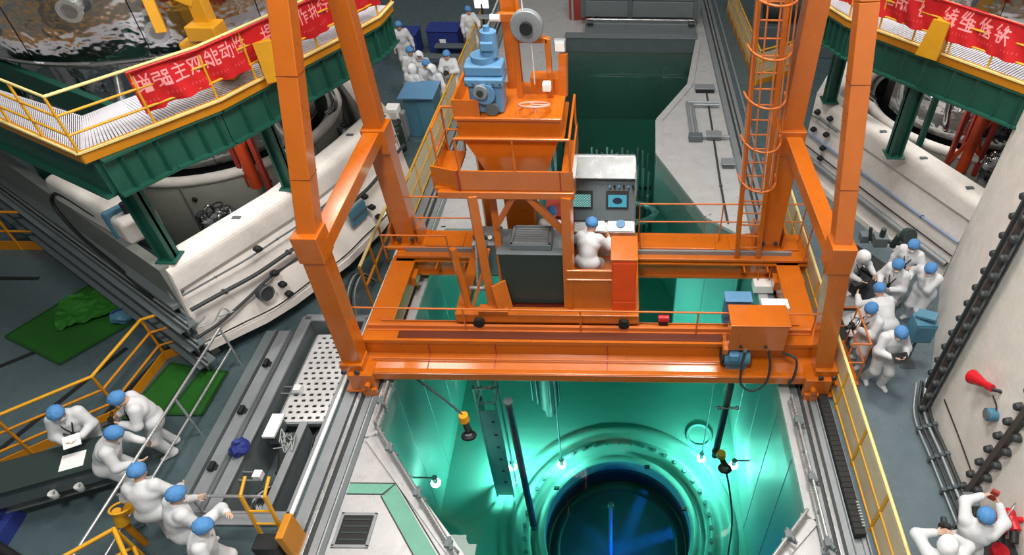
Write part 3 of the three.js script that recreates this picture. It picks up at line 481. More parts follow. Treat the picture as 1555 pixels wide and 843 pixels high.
function platform(side, line, d, cols, colBase) {
  const inner = offset(line, d); if (side === 'left') { inner[0] = [-12.9, -11.2]; inner[1] = [-8.6, -9.3]; inner[2] = [-8.3, -9.8]; } const mid = offset(line, d * 0.12), y = 4.78;
  const t = thing('service_platform', `green-framed service platform with yellow railings round the ${side} steam generator`, 'platform', line[1][0], y, line[1][1]);
  const seg = (pts, yy, w, h, m, n) => { for (let i = 0; i + 1 < pts.length; i++) obj(n, bar([pts[i][0], yy, pts[i][1]], [pts[i + 1][0], yy, pts[i + 1][1]], w, h), m, t); };
  seg(mid, y - 0.42, 0.14, 0.66, GREEN, 'ring_beam'); seg(offset(line, d * 0.9), y - 0.3, 0.12, 0.5, GREEN, 'ring_beam');
  for (const yy of [-0.11, -0.73]) seg(mid, y + yy, 0.34, 0.04, GREEN, 'beam_flange');
  for (let i = 0; i + 1 < mid.length; i++) for (const f of [0.2, 0.5, 0.8]) { const x = lerp(mid[i][0], mid[i + 1][0], f), z = lerp(mid[i][1], mid[i + 1][1], f); obj('stiffener', rbox(x - 0.16, x + 0.16, y - 0.72, y - 0.12, z - 0.012, z + 0.012, 0.004), GREEN, t); }
  // grating: bars laid across the walkway
  const g = [];
  for (let i = 0; i + 1 < line.length; i++) { const L = Math.hypot(line[i + 1][0] - line[i][0], line[i + 1][1] - line[i][1]), n = Math.round(L / 0.055); for (let k = 0; k < n; k++) { const f = (k + 0.5) / n; g.push(bar([lerp(line[i][0], line[i + 1][0], f), y, lerp(line[i][1], line[i + 1][1], f)], [lerp(inner[i][0], inner[i + 1][0], f), y, lerp(inner[i][1], inner[i + 1][1], f)], 0.036, 0.05)); } }
  const gr = obj('grating', g, mat(0xdfe0ea, { roughness: 0.45 }), t); gr.userData.kind = 'stuff';
  seg(line, y + 0.02, 0.03, 0.2, AMBER, 'toe_board'); seg(offset(line, -Math.sign(d) * 0.035), y + 0.1, 0.05, 0.03, YELLOW_PALE, 'edge_trim');
  const r = new THREE.Group(); r.name = 'guard_rail'; t.add(r);
  railing(r, line.map(([x, z]) => [x, y + 0.08, z]), { h: 0.9, bars: [0.3, 0.6], gap: 0.85, r: 0.02, m: YELLOW, top: YELLOW_PALE });
  for (const [x, z, yb, w] of cols) { const c = obj('column', [box(x - w, x + w, yb, y - 0.5, z - 0.03, z + 0.03), box(x - w, x - w + 0.04, yb, y - 0.5, z - w, z + w), box(x + w - 0.04, x + w, yb, y - 0.5, z - w, z + w)], GREEN, t); obj('base_plate', rbox(x - w - 0.06, x + w + 0.06, yb, yb + 0.03, z - w - 0.06, z + w + 0.06, 0.01), GREEN, c); }
  for (const [x, z, y0, y1, w] of colBase) obj('column', beam([x, y0, z], [x, y1, z], w, w, V(0, 0, 1)), GREEN, t);
  return t;
}
const PL = [[-12.6, -10.6], [-7.85, -8.1], [-7.2, -8.95], [-6.6, -9.75], [-5.95, -11.2], [-5.4, -12.4], [-5.0, -13.4], [-4.95, -14.2]];
const PR = [[7.2, -10.55], [7.1, -10.65], [6.1, -11.85], [5.15, -13.0], [4.7, -13.6], [4.45, -14.3], [4.6, -15.2]];
platform('left', PL, 1.4, [[-8.05, -8.75, 2.3, 0.12], [-6.75, -11.0, 2.3, 0.11], [-5.75, -13.8, 2.3, 0.1]], [[-12.0, -11.6, 0, 9, 0.4], [-8.1, -12.2, 1.9, 4.2, 0.16]]);
platform('right', PR, -1.4, [[6.05, -12.5, 2.3, 0.14], [5.2, -15.0, 2.3, 0.14]], [[6.9, -13.2, 1.8, 4.2, 0.12]]);
// red frames standing between shell and wall
function frame(label, x, z) {
  const t = thing('support_frame', label, 'frame', x, 1.95, z);
  for (const [a, b] of [[-0.3, -0.1], [0.3, 0.1], [0.05, -0.3]]) obj('post', beam([x + a, 1.6, z + b], [x + a, 4.1, z + b], 0.1, 0.1), RED_DARK, t);
  obj('brace', [beam([x - 0.3, 1.8, z - 0.1], [x + 0.3, 3.2, z + 0.1], 0.08, 0.08), beam([x + 0.3, 1.8, z + 0.1], [x + 0.05, 3.3, z - 0.3], 0.08, 0.08)], mat(0xc2461f, { roughness: 0.5 }), t);
  obj('jack', rod([x, 1.7, z + 0.05], [x, 3.4, z + 0.05], 0.12, 14), mat(0xc2461f, { roughness: 0.45 }), t);
}
frame('red braced frame standing by the left steam generator under the green beam', -8.0, -11.9);
frame('red braced frame standing by the right steam generator under the green beam', 7.9, -12.9);
// pipework standing between shell and wall
function cluster(label, x, z, y, n, m) {
  const t = thing('valve_cluster', label, 'valve', x, 0, z);
  obj('stand', rod([x, 0, z], [x, y, z], 0.08, 12), GREY, t);
  for (let i = 0; i < n; i++) {
    const a = rnd() * 6.28, r = 0.1 + rnd() * 0.35, px = x + r * Math.cos(a), pz = z + r * Math.sin(a), h = y + (rnd() - 0.5) * 0.4, b = a + 1.5 + rnd();
    obj('pipe', hose([[x, y - 0.3, z], [px, h - 0.1, pz], [px + 0.2 * Math.cos(b), h + 0.1, pz + 0.2 * Math.sin(b)], [px + 0.3 * Math.cos(b), h - 0.35, pz + 0.3 * Math.sin(b)]], 0.035 + 0.02 * rnd(), 18, 8), i % 3 ? m : STEEL, t);
    obj('flange', rod([px, h - 0.06, pz], [px, h + 0.02, pz], 0.1, 14), i % 2 ? STEEL : CABINET, t);
    if (i % 2) { const w = obj('hand_wheel', new THREE.TorusGeometry(0.1, 0.015, 6, 20).rotateX(1.57).translate(px, h + 0.16, pz), BLACK, t); obj('stem', rod([px, h, pz], [px, h + 0.16, pz], 0.015, 6), STEEL_MATTE, t); }
  }
}
cluster('cluster of shiny valves behind the near end of the white left wall', -8.55, -10.9, 1.6, 9, MIRROR);
cluster('cluster of shiny valves behind the far end of the white left wall', -6.9, -14.2, 1.6, 6, MIRROR);
cluster('cluster of dark valves behind the right compartment wall beside the tall wall', 7.55, -11.9, 1.3, 8, CABINET);
cluster('cluster of shiny fittings high in the corner of the right compartment', 8.5, -12.2, 2.4, 7, MIRROR);
// work lamps hung under the two platforms
for (const [label, x, z, ry] of [['long work lamp hung under the left green platform', -7.9, -10.4, 1.1], ['long work lamp hung under the right green platform', 7.0, -13.4, -0.9]]) {
  const t = thing('work_lamp', label, 'lamp', x, 4.3, z, ry);
  const add = (n, g, m) => { const q = new THREE.Mesh(metres(join(g)), m); q.name = numbered(n); q.castShadow = q.receiveShadow = true; t.add(q); };
  add('housing', rbox(-0.75, 0.75, 0.02, 0.12, -0.12, 0.12, 0.02), GREY); add('diffuser', box(-0.7, 0.7, 0, 0.02, -0.09, 0.09), LAMP_GLOW); add('hanger', [rod([-0.6, 0.12, 0], [-0.6, 0.44, 0], 0.012), rod([0.6, 0.12, 0], [0.6, 0.44, 0], 0.012)], STEEL_MATTE);
  const l = new THREE.RectAreaLight(0xfff8f0, 70, 1.4, 0.2); l.position.set(0, -0.02, 0); l.rotation.x = -Math.PI / 2; l.name = 'work_light'; t.add(l);
}
// yellow equipment on the platforms
{
  const t = thing('yellow_manipulator', 'yellow jointed handling machine standing on the left platform behind the red banner', 'machine', -6.9, 4.8, -11.6);
  obj('column', [rbox(-7.0, -6.75, 5.3, 7.6, -11.75, -11.5), rbox(-7.2, -6.6, 4.82, 5.0, -11.9, -11.3)], YELLOW, t);
  obj('body', [rbox(-7.35, -6.5, 5.0, 5.45, -11.85, -11.35, 0.04), rbox(-7.1, -6.6, 5.5, 5.75, -11.7, -11.3, 0.03)], YELLOW, t);
  obj('arm', [beam([-6.9, 6.1, -11.6], [-7.5, 6.5, -11.4], 0.22, 0.22), beam([-7.5, 6.5, -11.4], [-7.4, 5.7, -11.2], 0.16, 0.16)], YELLOW, t);
  obj('motor_cap', rod([-6.55, 5.3, -11.3], [-6.45, 5.26, -11.1], 0.13, 18), BLACK, t);
  t.position.x -= 0.1; t.position.z += 0.75;
  const yb = (label, x, z, s, ry) => { const b = thing('davit_base', label, 'bracket', x, 4.8, z, ry); for (const k of [-0.16, 0.12]) { const m = new THREE.Mesh(metres(flat(new THREE.ExtrudeGeometry(new THREE.Shape([[0, 0], [0.42, 0], [0.3, 0.7], [0, 0.7]].map((p) => new THREE.Vector2(...p))), { depth: 0.05, bevelEnabled: false }).translate(-0.2, 0, k))), YELLOW); m.name = numbered('side_plate'); b.add(m); } const m = new THREE.Mesh(metres(flat(rbox(-0.18, 0.1, 0, 0.66, -0.14, 0.14))), YELLOW); m.name = numbered('body'); b.add(m); };
  yb('yellow davit base bolted to the edge of the left platform below the banner', -6.05, -10.75, 1, 0.6);
  yb('yellow davit base bolted to the edge of the right platform below the banner', 5.85, -12.0, 1, 2.4);
}
// banners
const GLYPH = {
  '增': '2028 0343 0847 5062 9082 5393 5357 9397 5797 7377 5595 5859 5898 9899 5999', '强': '0141 4143 0343 0305 0545 4548 4829 6191 6163 9193 6393 5595 5558 9598 5898 7379 5999', '主': '4051 1292 2585 0999 5259', '观': '0141 4109 0249 5191 5155 9195 7274 7459 7478 7898 9897',
  '能': '2003 0343 3145 0549 0509 4549 0747 6064 6292 6494 9493 6569 6797 6999 9998', '动': '0141 0343 2307 0747 3547 5393 9389 8979 7058', '性': '2029 0305 3344 5043 5393 5696 4999 7179', '提': '2029 0343 0746 5090 5054 9094 5494 5292 4696 7679 7898 5749 5999', '升': '4013 0595 3439 7079 3408',
  '工': '1191 5159 0999', '作': '3005 2329 5043 4393 6369 6595 6797', '执': '2029 0343 0746 4383 8389 8999 6058 5675', '行': '3003 3304 2529 5191 4494 7479 7968', '力': '1393 9388 8869 4009', '龙': '1393 5034 5306 5359 5999 9998 6070 8446',
  '腾': '0141 4149 0109 0444 0646 6071 5292 5494 7045 7499 5759 7779', '飞': '1171 7179 7999 8384 8366', '铸': '2003 1444 0646 2329 2949 5191 5393 5595 7046 6898 8489 7678', '维': '2003 0344 4006 0646 0949 6044 5359 5394 5596 5797 5999 7379', '修': '3004 2229 3347 6043 5393 9345 5398 8557 9658 9949', '铁': '2003 1444 0646 2329 2949 6052 5292 4595 7147 7249 7599', '3': '2262 6264 3565 6578 7828', '1': '5059 4150',
};
function bannerTexture(text, w, h, mirrorSpace) {
  const c = document.createElement('canvas'); c.width = w; c.height = h;
  const x = c.getContext('2d'); x.fillStyle = '#c41019'; x.fillRect(0, 0, w, h);
  x.strokeStyle = '#f0a0a2'; x.lineCap = 'round'; x.lineJoin = 'round';
  const n = text.length, s = w / n;
  [...text].forEach((ch, i) => {
    if (!GLYPH[ch]) return;
    const k = Math.min(s * 0.78, h * 0.46) / 9, ox = i * s + s * 0.11, oy = h * 0.14; x.lineWidth = k * 1.05;
    for (const q of GLYPH[ch].split(' ')) { x.beginPath(); x.moveTo(ox + q[0] * k, oy + q[1] * k); x.lineTo(ox + q[2] * k, oy + q[3] * k); x.stroke(); }
  });
  x.strokeStyle = '#d86468'; x.lineWidth = 2; for (let i = 0; i < n * 5; i++) { const px = (i + 0.5) * s / 5; if (i % 7 < 5) { x.beginPath(); x.moveTo(px - 3, h * 0.76); x.lineTo(px + 5, h * 0.76); x.moveTo(px, h * 0.72); x.lineTo(px, h * 0.8); x.stroke(); } }
  const t = new THREE.CanvasTexture(c); t.colorSpace = THREE.SRGBColorSpace; return t;
}
function banner(label, pts, yTop, yBot, text, fold) {   // a cloth hung over a railing
  const L = [0]; for (let i = 1; i < pts.length; i++) L.push(L[i - 1] + Math.hypot(pts[i][0] - pts[i - 1][0], pts[i][1] - pts[i - 1][1]));
  const n = 90, m = 10, g = new THREE.PlaneGeometry(1, 1, n, m), p = g.attributes.position, uv = g.attributes.uv, tot = L[L.length - 1];
  for (let i = 0; i < p.count; i++) {
    const u = uv.getX(i), v = uv.getY(i), s = u * tot; let k = 0; while (k < L.length - 2 && s > L[k + 1]) k++;
    const f = (s - L[k]) / (L[k + 1] - L[k]), a = pts[k], b = pts[k + 1], nx = (b[1] - a[1]) / (L[k + 1] - L[k]), nz = -(b[0] - a[0]) / (L[k + 1] - L[k]);
    const w = fold * (0.045 * Math.sin(s * 7 + v * 2) * (1 - v * 0.6) + 0.03 * Math.sin(s * 17 + v * 5) * (1 - v)), sag = 0.03 * Math.sin(u * Math.PI * 5) * v;
    p.setXYZ(i, lerp(a[0], b[0], f) + nx * (0.03 + w), lerp(yBot, yTop, v) - sag * 0.6 - (u < 0.06 ? (1 - v) * 0.05 : 0), lerp(a[1], b[1], f) + nz * (0.03 + w));
  }
  g.computeVertexNormals();
  const t = thing('banner', label, 'banner', pts[0][0], yBot, pts[0][1]);
  obj('cloth', g, mat(0xffffff, { roughness: 0.75, map: bannerTexture(text, 1536, 160), side: THREE.DoubleSide }), t, true);
  obj('hem', [rods(pts.map(([x, z]) => [x, yTop, z]), 0.018, 6)].flat(), RED, t);
}
const along = (line, k0, f0, k1, f1) => { const at = (k, f) => [lerp(line[k][0], line[k + 1][0], f), lerp(line[k][1], line[k + 1][1], f)]; return [at(k0, f0), ...line.slice(k0 + 1, k1 + 1), at(k1, f1)]; };
banner('red cloth banner with pale characters tied along the left platform railing', along(PL, 1, 0.95, 6, 0.2).map(([x, z]) => [x + 0.05, z + 0.03]), 5.74, 5.12, '增强主观能动性 提升工作执行力 311', 1);
banner('red cloth banner with pale characters tied along the right platform railing', along(PR, 0, 0.3, 5, 0.3).reverse().map(([x, z]) => [x - 0.05, z + 0.03]), 5.78, 5.14, '31 工作龙腾飞 铸维修铁  ', 1);
// fittings on the compartment walls
const KNOB = join([new THREE.SphereGeometry(0.075, 10, 8), new THREE.CylinderGeometry(0.04, 0.04, 0.16, 8).rotateZ(Math.PI / 2), new THREE.CylinderGeometry(0.035, 0.035, 0.14, 8)]);
const facePoint = (top, bot, f, y) => { const n = top.length - 1, k = Math.min(n - 1, Math.floor(f * n)), q = f * n - k, v = 1 - (y - 0.35) / 1.95, T = [lerp(top[k][0], top[k + 1][0], q), lerp(top[k][1], top[k + 1][1], q)], Bt = [lerp(bot[k][0], bot[k + 1][0], q), lerp(bot[k][1], bot[k + 1][1], q)]; return [lerp(T[0], Bt[0], v), y, lerp(T[1], Bt[1], v)]; };
for (const [f, ys] of [[0.3, [1.78, 1.2, 0.92, 0.68]], [0.72, [1.92, 1.3, 1.0, 0.72]]]) for (const y of ys) { const p = facePoint(LT, LB, f, y); mesh('wall_knob', KNOB, BLACK, wallL, p[0] + 0.05, p[1], p[2] + 0.03); }
for (const [f, ys] of [[0.86, [1.95, 1.5, 1.1, 0.8]], [0.95, [1.9, 1.4]]]) for (const y of ys) { const p = facePoint(RT, RT, f, y); mesh('wall_knob', KNOB, BLACK, wallR, p[0] - 0.06, p[1], p[2]); }
for (const f of [0.1, 0.35, 0.6, 0.85]) { const p = facePoint(LT, LB, f, 2.3), q = facePoint(RT, RT, f, 2.3); obj('lifting_slot', rbox(p[0] - 0.36, p[0] - 0.2, 2.29, 2.32, p[2] - 0.05, p[2] + 0.04, 0.01), GREY_DARK, wallL); obj('lifting_slot', rbox(q[0] + 0.14, q[0] + 0.3, 2.29, 2.32, q[2] - 0.05, q[2] + 0.04, 0.01), GREY_DARK, wallR); }
const runL = (y, d, a = 0, b = 1, n = 9) => Array.from({ length: n }, (_, i) => { const p = facePoint(LT, LB, lerp(a, b, i / (n - 1)), y); return [p[0] + d, p[1], p[2] + d * 0.45]; });
const runR = (y, d, a = 0, b = 1, n = 6) => Array.from({ length: n }, (_, i) => { const p = facePoint(RT, RT, lerp(a, b, i / (n - 1)), y); return [p[0] - d, p[1], p[2] + d * 0.45]; });
const pipe = (name, label, cat, pts, r, m, clips) => { const t = thing(name, label, cat, ...pts[0]); obj('run', hose(pts, r, 60, 8), m, t); if (clips) for (let i = 1; i < pts.length - 1; i += clips) obj('clip', new THREE.TorusGeometry(r * 1.3, r * 0.45, 6, 10).translate(...pts[i]), GREY_DARK, t); return t; };
pipe('conduit', 'thin dark conduit running high along the white left compartment wall', 'pipe', runL(1.72, 0.04), 0.018, GREY_DARK, 2);
pipe('conduit', 'thicker grey conduit running at mid height along the white left compartment wall', 'pipe', runL(1.4, 0.07), 0.04, SEAL, 2);
pipe('conduit', 'thin black conduit running low along the white left compartment wall', 'pipe', runL(0.62, 0.05), 0.016, BLACK, 3);
pipe('cable', 'black cable climbing over the lower left compartment wall to the round cap', 'cable', [[-8.0, 0.75, -8.2], [-7.7, 0.82, -8.5], [-7.3, 1.0, -9.0], [-7.0, 1.15, -9.45], [-6.9, 1.05, -9.9], [-6.6, 1.1, -10.3]], 0.03, CABLE);
pipe('cable', 'looped thin grey cable hanging on the left end of the white left wall', 'cable', [[-7.75, 1.15, -8.4], [-7.9, 1.02, -8.25], [-7.7, 0.95, -8.45], [-7.55, 1.12, -8.65], [-7.5, 0.98, -8.7], [-7.62, 1.0, -8.55], [-7.4, 0.9, -8.85]], 0.016, CABLE_GREY);
{ const p = facePoint(LT, LB, 0.24, 0.98), t = thing('port_plug', 'dark round plug on the lower white left wall', 'plug', p[0], p[1], p[2]); obj('disc', rod([p[0], p[1], p[2]], [p[0] + 0.12, p[1] + 0.02, p[2] + 0.06], 0.16, 24), SEAL, t); obj('rim', new THREE.TorusGeometry(0.15, 0.02, 6, 24).rotateY(1.1).translate(p[0] + 0.12, p[1] + 0.02, p[2] + 0.06), GREY_DARK, t); }
pipe('conduit', 'thick grey pipe running along the lower right compartment wall', 'pipe', runR(0.62, 0.1), 0.07, STEEL_MATTE, 2);
pipe('conduit', 'thin black conduit just above the thick pipe on the right compartment wall', 'pipe', runR(0.85, 0.05), 0.016, BLACK, 2);
pipe('conduit', 'blue-grey cable duct running at mid height along the right compartment wall', 'pipe', runR(1.22, 0.05), 0.03, mat(0x7f93b3, { roughness: 0.5 }), 2);
pipe('conduit', 'thin dark conduit bending along the far upper right compartment wall', 'pipe', [...runR(1.75, 0.05, 0.8, 1, 4), [5.0, 2.1, -15.5]], 0.018, GREY_DARK, 1);
for (const [f, y, s] of [[0.62, 1.1, 0.42], [0.5, 1.55, 0.34]]) { const p = facePoint(LT, LB, f, y), q = facePoint(LT, LB, f + 0.08, y); const t = thing('wall_pad', s > 0.4 ? 'larger blue pad fixed on the white left wall behind the gantry knee' : 'smaller blue pad fixed on the white left wall beside the larger one', 'pad', p[0], y, p[2]); obj('pad', bar([p[0] + 0.04, y, p[2] + 0.03], [q[0] + 0.04, y, q[2] + 0.03], 0.05, s), BLUE_GREY, t); obj('strap', bar([p[0] + 0.09, y, p[2]], [q[0] + 0.09, y, q[2]], 0.01, 0.05), GREY_DARK, t); }
// shaded side of the left compartment: padded duct, hose, cable trays
{
  const t = thing('insulated_duct', 'white rounded insulated duct leaning against the shaded left side wall', 'duct', -10, 2.2, -10.2);
  obj('cover', [beam([-9.1, 2.55, -9.6], [-11.0, 2.55, -10.75], 0.75, 0.62, undefined, 0.14)], CONCRETE, t); obj('end_cap', beam([-8.75, 2.5, -9.35], [-9.15, 2.5, -9.62], 0.66, 0.5, undefined, 0.1), WHITE_WALL, t); obj('band', beam([-9.08, 2.55, -9.58], [-9.18, 2.55, -9.64], 0.78, 0.64, undefined, 0.1), BLUE_GREY, t);
  obj('valve', rod([-9.0, 2.75, -9.5], [-9.0, 2.95, -9.5], 0.07, 12), BLACK, t); obj('valve', rod([-8.7, 2.7, -9.3], [-8.6, 2.8, -9.25], 0.05, 10), BLACK, t);
  pipe('hose', 'black hose bent round the white insulated duct on the left side wall', 'hose', [[-9.7, 2.6, -9.55], [-10.9, 2.6, -10.25], [-11.2, 2.3, -10.35], [-10.9, 1.9, -10.1], [-9.6, 1.5, -9.25], [-8.9, 1.2, -8.8]], 0.035, BLACK);
  for (let k = 0; k < 3; k++) { const c = thing('cable_tray', `${['lowest', 'middle', 'topmost'][k]} grey cable tray along the shaded left side wall`, 'tray', -12, 0.4 + k * 0.4, -11); const y = 0.3 + k * 0.42, d = 0.55 - k * 0.12, a = [-8.0 + d * 0.3, y, -8.3 + d * 0.62], b = [-16.3 + d * 0.55, y, -13.8 + d * 0.83]; obj('base', bar(a, b, 0.34, 0.03), GREY, c); for (const s of [-0.17, 0.17]) obj('side_rail', bar([a[0] + s * 0.55, y + 0.06, a[2] + s * 0.83], [b[0] + s * 0.55, y + 0.06, b[2] + s * 0.83], 0.02, 0.12), GREY_DARK, c); for (let q = 0; q < 3; q++) obj('cable', bar([a[0] + (q - 1) * 0.05, y + 0.05, a[2] + (q - 1) * 0.08], [b[0] + (q - 1) * 0.05, y + 0.05, b[2] + (q - 1) * 0.08], 0.035, 0.035), q % 2 ? CABLE : CABLE_GREY, c); for (let q = 0; q < 6; q++) { const f = (q + 0.5) / 6; obj('bracket', rbox(lerp(a[0], b[0], f) - 0.1, lerp(a[0], b[0], f) + 0.05, y - 0.06, y - 0.015, lerp(a[2], b[2], f) - 0.16, lerp(a[2], b[2], f) + 0.12, 0.005), STEEL_MATTE, c); } }
}
// bolted seal frames of the tall right wall
function sealFrame(x, z, nx, nz, y0, y1, gap, strips, knobSides) {
  const s = struct('trim_seal', bar([x + 0.05, y0, z], [x + 0.05, y1, z], 0.03, gap * 2.4, V(nx, 0, nz)), GREY);
  const K = join([new THREE.SphereGeometry(0.062, 10, 8).scale(1, 1, 1), new THREE.CylinderGeometry(0.05, 0.07, 0.1, 10).rotateZ(Math.PI / 2)]);
  for (const o of strips) { const px = x + nx * o, pz = z + nz * o; obj('seal_strip', beam([px, y0, pz], [px, y1, pz], 0.12, 0.11, V(nx, 0, nz)), o > 0 ? SEAL : mat(0x4a4240, { roughness: 0.55 }), s); }
  for (let y = y0 + 0.2; y < y1; y += 0.36) for (const o of knobSides) mesh('bolt', K, SEAL, s, x + nx * o - 0.04, y, z + nz * o);
}
sealFrame(5.68, -7.38, 0.42, -0.9, 0.1, 7.5, 0.22, [-0.15, 0.19], [-0.27, 0.32]);
sealFrame(5.72, -5.45, 0, 1, 0.1, 7.5, 0.1, [0], [-0.14, 0.14]);
// ---------- rails, trenches and things on the deck ----------
for (const [label, x, s] of [['steel crane rail along the left side of the pool', -4.85, -1], ['steel crane rail along the right side of the pool', 3.52, 1]]) {
  const t = thing('crane_rail', label, 'rail', x, 0, -12);
  obj('head', rbox(x - 0.035, x + 0.035, 0.02, 0.065, -30, -2, 0.008), STEEL, t);
  obj('groove', [box(x - 0.09, x - 0.04, 0.004, 0.016, -30, -2), box(x + 0.04, x + 0.09, 0.004, 0.016, -30, -2)], SEAL, t);
  obj('bed_plate', [rbox(x - 0.3, x - 0.1, 0, 0.03, -30, -2, 0.006), rbox(x + 0.1, x + 0.22, 0, 0.03, -30, -2, 0.006)], STEEL_MATTE, t);
  obj('edge_strip', [box(x + s * 0.36, x + s * 0.42, 0, 0.06, -30, -2)], s < 0 ? PAPER : STEEL_MATTE, t);
}
struct('trim_rail_left', [box(-4.58, -4.5, 0.012, 0.05, -30, -2)], GREY); struct('trim_rail_right', [box(3.22, 3.26, 0.012, 0.05, -30, -2)], GREY);
// cable carrier in its trough on the right
{
  const t = thing('cable_carrier', 'black linked cable carrier lying in the trough beside the right rail', 'cable carrier', 3.84, 0, -8);
  obj('trough', [box(3.72, 3.74, 0, 0.1, -14, -3), box(3.95, 3.97, 0, 0.1, -14, -3), box(3.73, 3.96, 0, 0.012, -14, -3)], STEEL_MATTE, t);
  const g = []; for (let z = -13.6; z < -4.9; z += 0.1) g.push(rbox(3.75, 3.93, 0.012, 0.19, z, z + 0.097, 0.006)); obj('links', g, BLACK, t).userData.kind = 'stuff';
  for (let k = 0; k < 9; k++) obj('end_link', rbox(3.89, 3.94, 0.19, 0.21, -5.35 + k * 0.05, -5.32 + k * 0.05, 0.004), CABLE_GREY, t);
}
// cable pit on the left
struct('wall_pit', [box(-6.62, -6.5, -0.95, 0.03, -9.5, -5.0), box(-5.3, -5.2, -0.95, 0.03, -9.5, -5.0), box(-6.62, -5.2, -0.95, 0.03, -9.52, -9.4), box(-6.62, -5.2, -0.95, 0.03, -5.1, -4.98)], GREY);
struct('floor_pit', box(-6.6, -5.2, -1.05, -0.95, -9.5, -5), GREY_DARK);
struct('trim_pit', [rbox(-6.66, -6.46, 0.0, 0.05, -9.5, -5.0, 0.01), rbox(-6.6, -5.2, 0.0, 0.05, -9.56, -9.38, 0.01), rbox(-5.34, -5.24, 0.0, 0.05, -9.5, -5, 0.01), rbox(-6.6, -5.2, 0, 0.05, -5.14, -4.9, 0.01)], STEEL_MATTE);
{
  const d = thing('pit_divider', 'grey steel divider plate standing in the cable pit', 'plate', -5.7, -0.95, -6);
  obj('plate', rbox(-5.74, -5.68, -0.95, -0.02, -6.9, -5.1, 0.008), GREY, d); obj('cap', rbox(-5.78, -5.64, -0.04, 0, -6.9, -5.1, 0.006), STEEL_MATTE, d);
  // perforated sheet with real holes
  const s = new THREE.Shape([[0, 0], [1.0, 0], [1.0, 2.2], [0, 2.2]].map((p) => new THREE.Vector2(...p)));
  for (let i = 0; i < 16; i++) for (let k = 0; k < 6; k++) { const x = 0.07 + k * 0.155 + (i % 2 ? 0.05 : 0), y = 0.06 + i * 0.134; if (x + 0.075 < 0.98) s.holes.push(new THREE.Path([[x, y], [x + 0.078, y], [x + 0.078, y + 0.055], [x, y + 0.055]].map((p) => new THREE.Vector2(...p)))); }
  const t = thing('perforated_cover', 'shiny perforated metal cover plate over the far end of the cable pit', 'cover', -5.85, -0.15, -8.2);
  obj('sheet', new THREE.ExtrudeGeometry(s, { depth: 0.025, bevelEnabled: false }).rotateX(-Math.PI / 2).rotateZ(0.05).translate(-6.34, -0.28, -7.05), PERF, t);
  obj('edge_frame', [bar([-6.34, -0.3, -7.04], [-5.35, -0.25, -7.04], 0.05, 0.06), bar([-6.36, -0.3, -7.05], [-6.36, -0.3, -9.25], 0.05, 0.06)], STEEL_MATTE, t);
  obj('backing', box(-6.3, -5.4, -0.5, -0.46, -9.2, -7.1), GREY_DARK, t);
  const b = thing('white_cover_box', 'small white lidded box on a bracket at the left rim of the cable pit', 'box', -6.25, -0.3, -6.75);
  obj('lid', rbox(-6.34, -6.12, -0.04, 0.02, -7.05, -6.55, 0.008), PAPER, b); obj('body', rbox(-6.32, -6.14, -0.3, -0.04, -7.0, -6.6, 0.01), GREY_DARK, b); obj('bracket', bar([-6.46, -0.2, -6.8], [-6.32, -0.2, -6.8], 0.05, 0.05), STEEL_MATTE, b);
  const bh = thing('cable_hood', 'dark grey hooded cable entry in the pit below the perforated cover', 'hood', -6.0, -0.8, -6.6); obj('hood', [beam([-6.05, -0.35, -6.9], [-5.95, -0.8, -6.2], 0.42, 0.3, undefined, 0.08), rbox(-6.2, -5.8, -0.95, -0.6, -6.6, -6.2, 0.04)], SEAL, bh); obj('collar', rod([-5.95, -0.72, -6.25], [-5.94, -0.85, -6.1], 0.17, 18), GREY_DARK, bh);
  for (let k = 0; k < 12; k++) { const q = k / 11, c = thing('pit_cable', 'grey cable curving out of the hood in the cable pit', 'cable', -6, -1, -6, 0, 'bundle of grey cables in the pit'); obj('cable', hose([[-6.0 + q * 0.12, -0.72, -6.2], [-6.05 - q * 0.15, -0.5 - 0.25 * q, -5.95 + 0.1 * q], [-6.2 - 0.1 * rnd(), -0.45 - 0.4 * q, -5.7 + 0.15 * rnd()], [-6.25 + 0.25 * q + 0.1 * rnd(), -0.6 - 0.3 * rnd(), -5.4 + 0.1 * rnd()], [-6.1 + 0.3 * q, -0.9, -5.15]], 0.018, 26, 5), k % 3 ? CABLE_GREY : CABLE, c); }
  for (let k = 0; k < 5; k++) { const c = thing('pit_cable', 'grey cable hanging between the pit divider and the right pit wall', 'cable', -5.5, -1, -6.5, 0, 'cables right of the pit divider'); obj('cable', hose([[-5.62 + k * 0.05, -0.5, -7.1], [-5.6 + k * 0.05, -0.35, -6.8], [-5.58 + k * 0.055, -0.5, -6.3], [-5.6 + k * 0.05, -0.85, -5.9]], 0.018, 20, 5), k % 2 ? CABLE_GREY : CABLE, c); }
  for (let k = 0; k < 7; k++) { const c = thing('tangled_cable', 'thin pale cable in the tangle on top of the pit divider', 'cable', -5.8, 0, -6.4, 0, 'tangle of pale cables by the pit divider'); const r = () => (rnd() - 0.5) * 0.36; obj('cable', hose([[-5.85 + r(), 0.04, -6.5 + r()], [-5.85 + r(), 0.1, -6.5 + r()], [-5.85 + r(), 0.02, -6.4 + r()], [-5.85 + r(), 0.08, -6.45 + r()]], 0.011, 22, 5), CABLE_GREY, c); }
  for (const [z, n] of [[-7.75, 'far'], [-5.9, 'near']]) { const j = thing('bracket_box', `white box on two rods at the left pit rim, the ${n} one of two`, 'box', -6.4, -0.3, z); obj('rod', [rod([-6.5, -0.2, z - 0.08], [-6.15, -0.2, z - 0.08], 0.015), rod([-6.5, -0.2, z + 0.08], [-6.15, -0.2, z + 0.08], 0.015)], STEEL_MATTE, j); obj('body', rbox(-6.26, -6.12, -0.24, -0.1, z - 0.07, z + 0.07, 0.01), PAPER, j); }
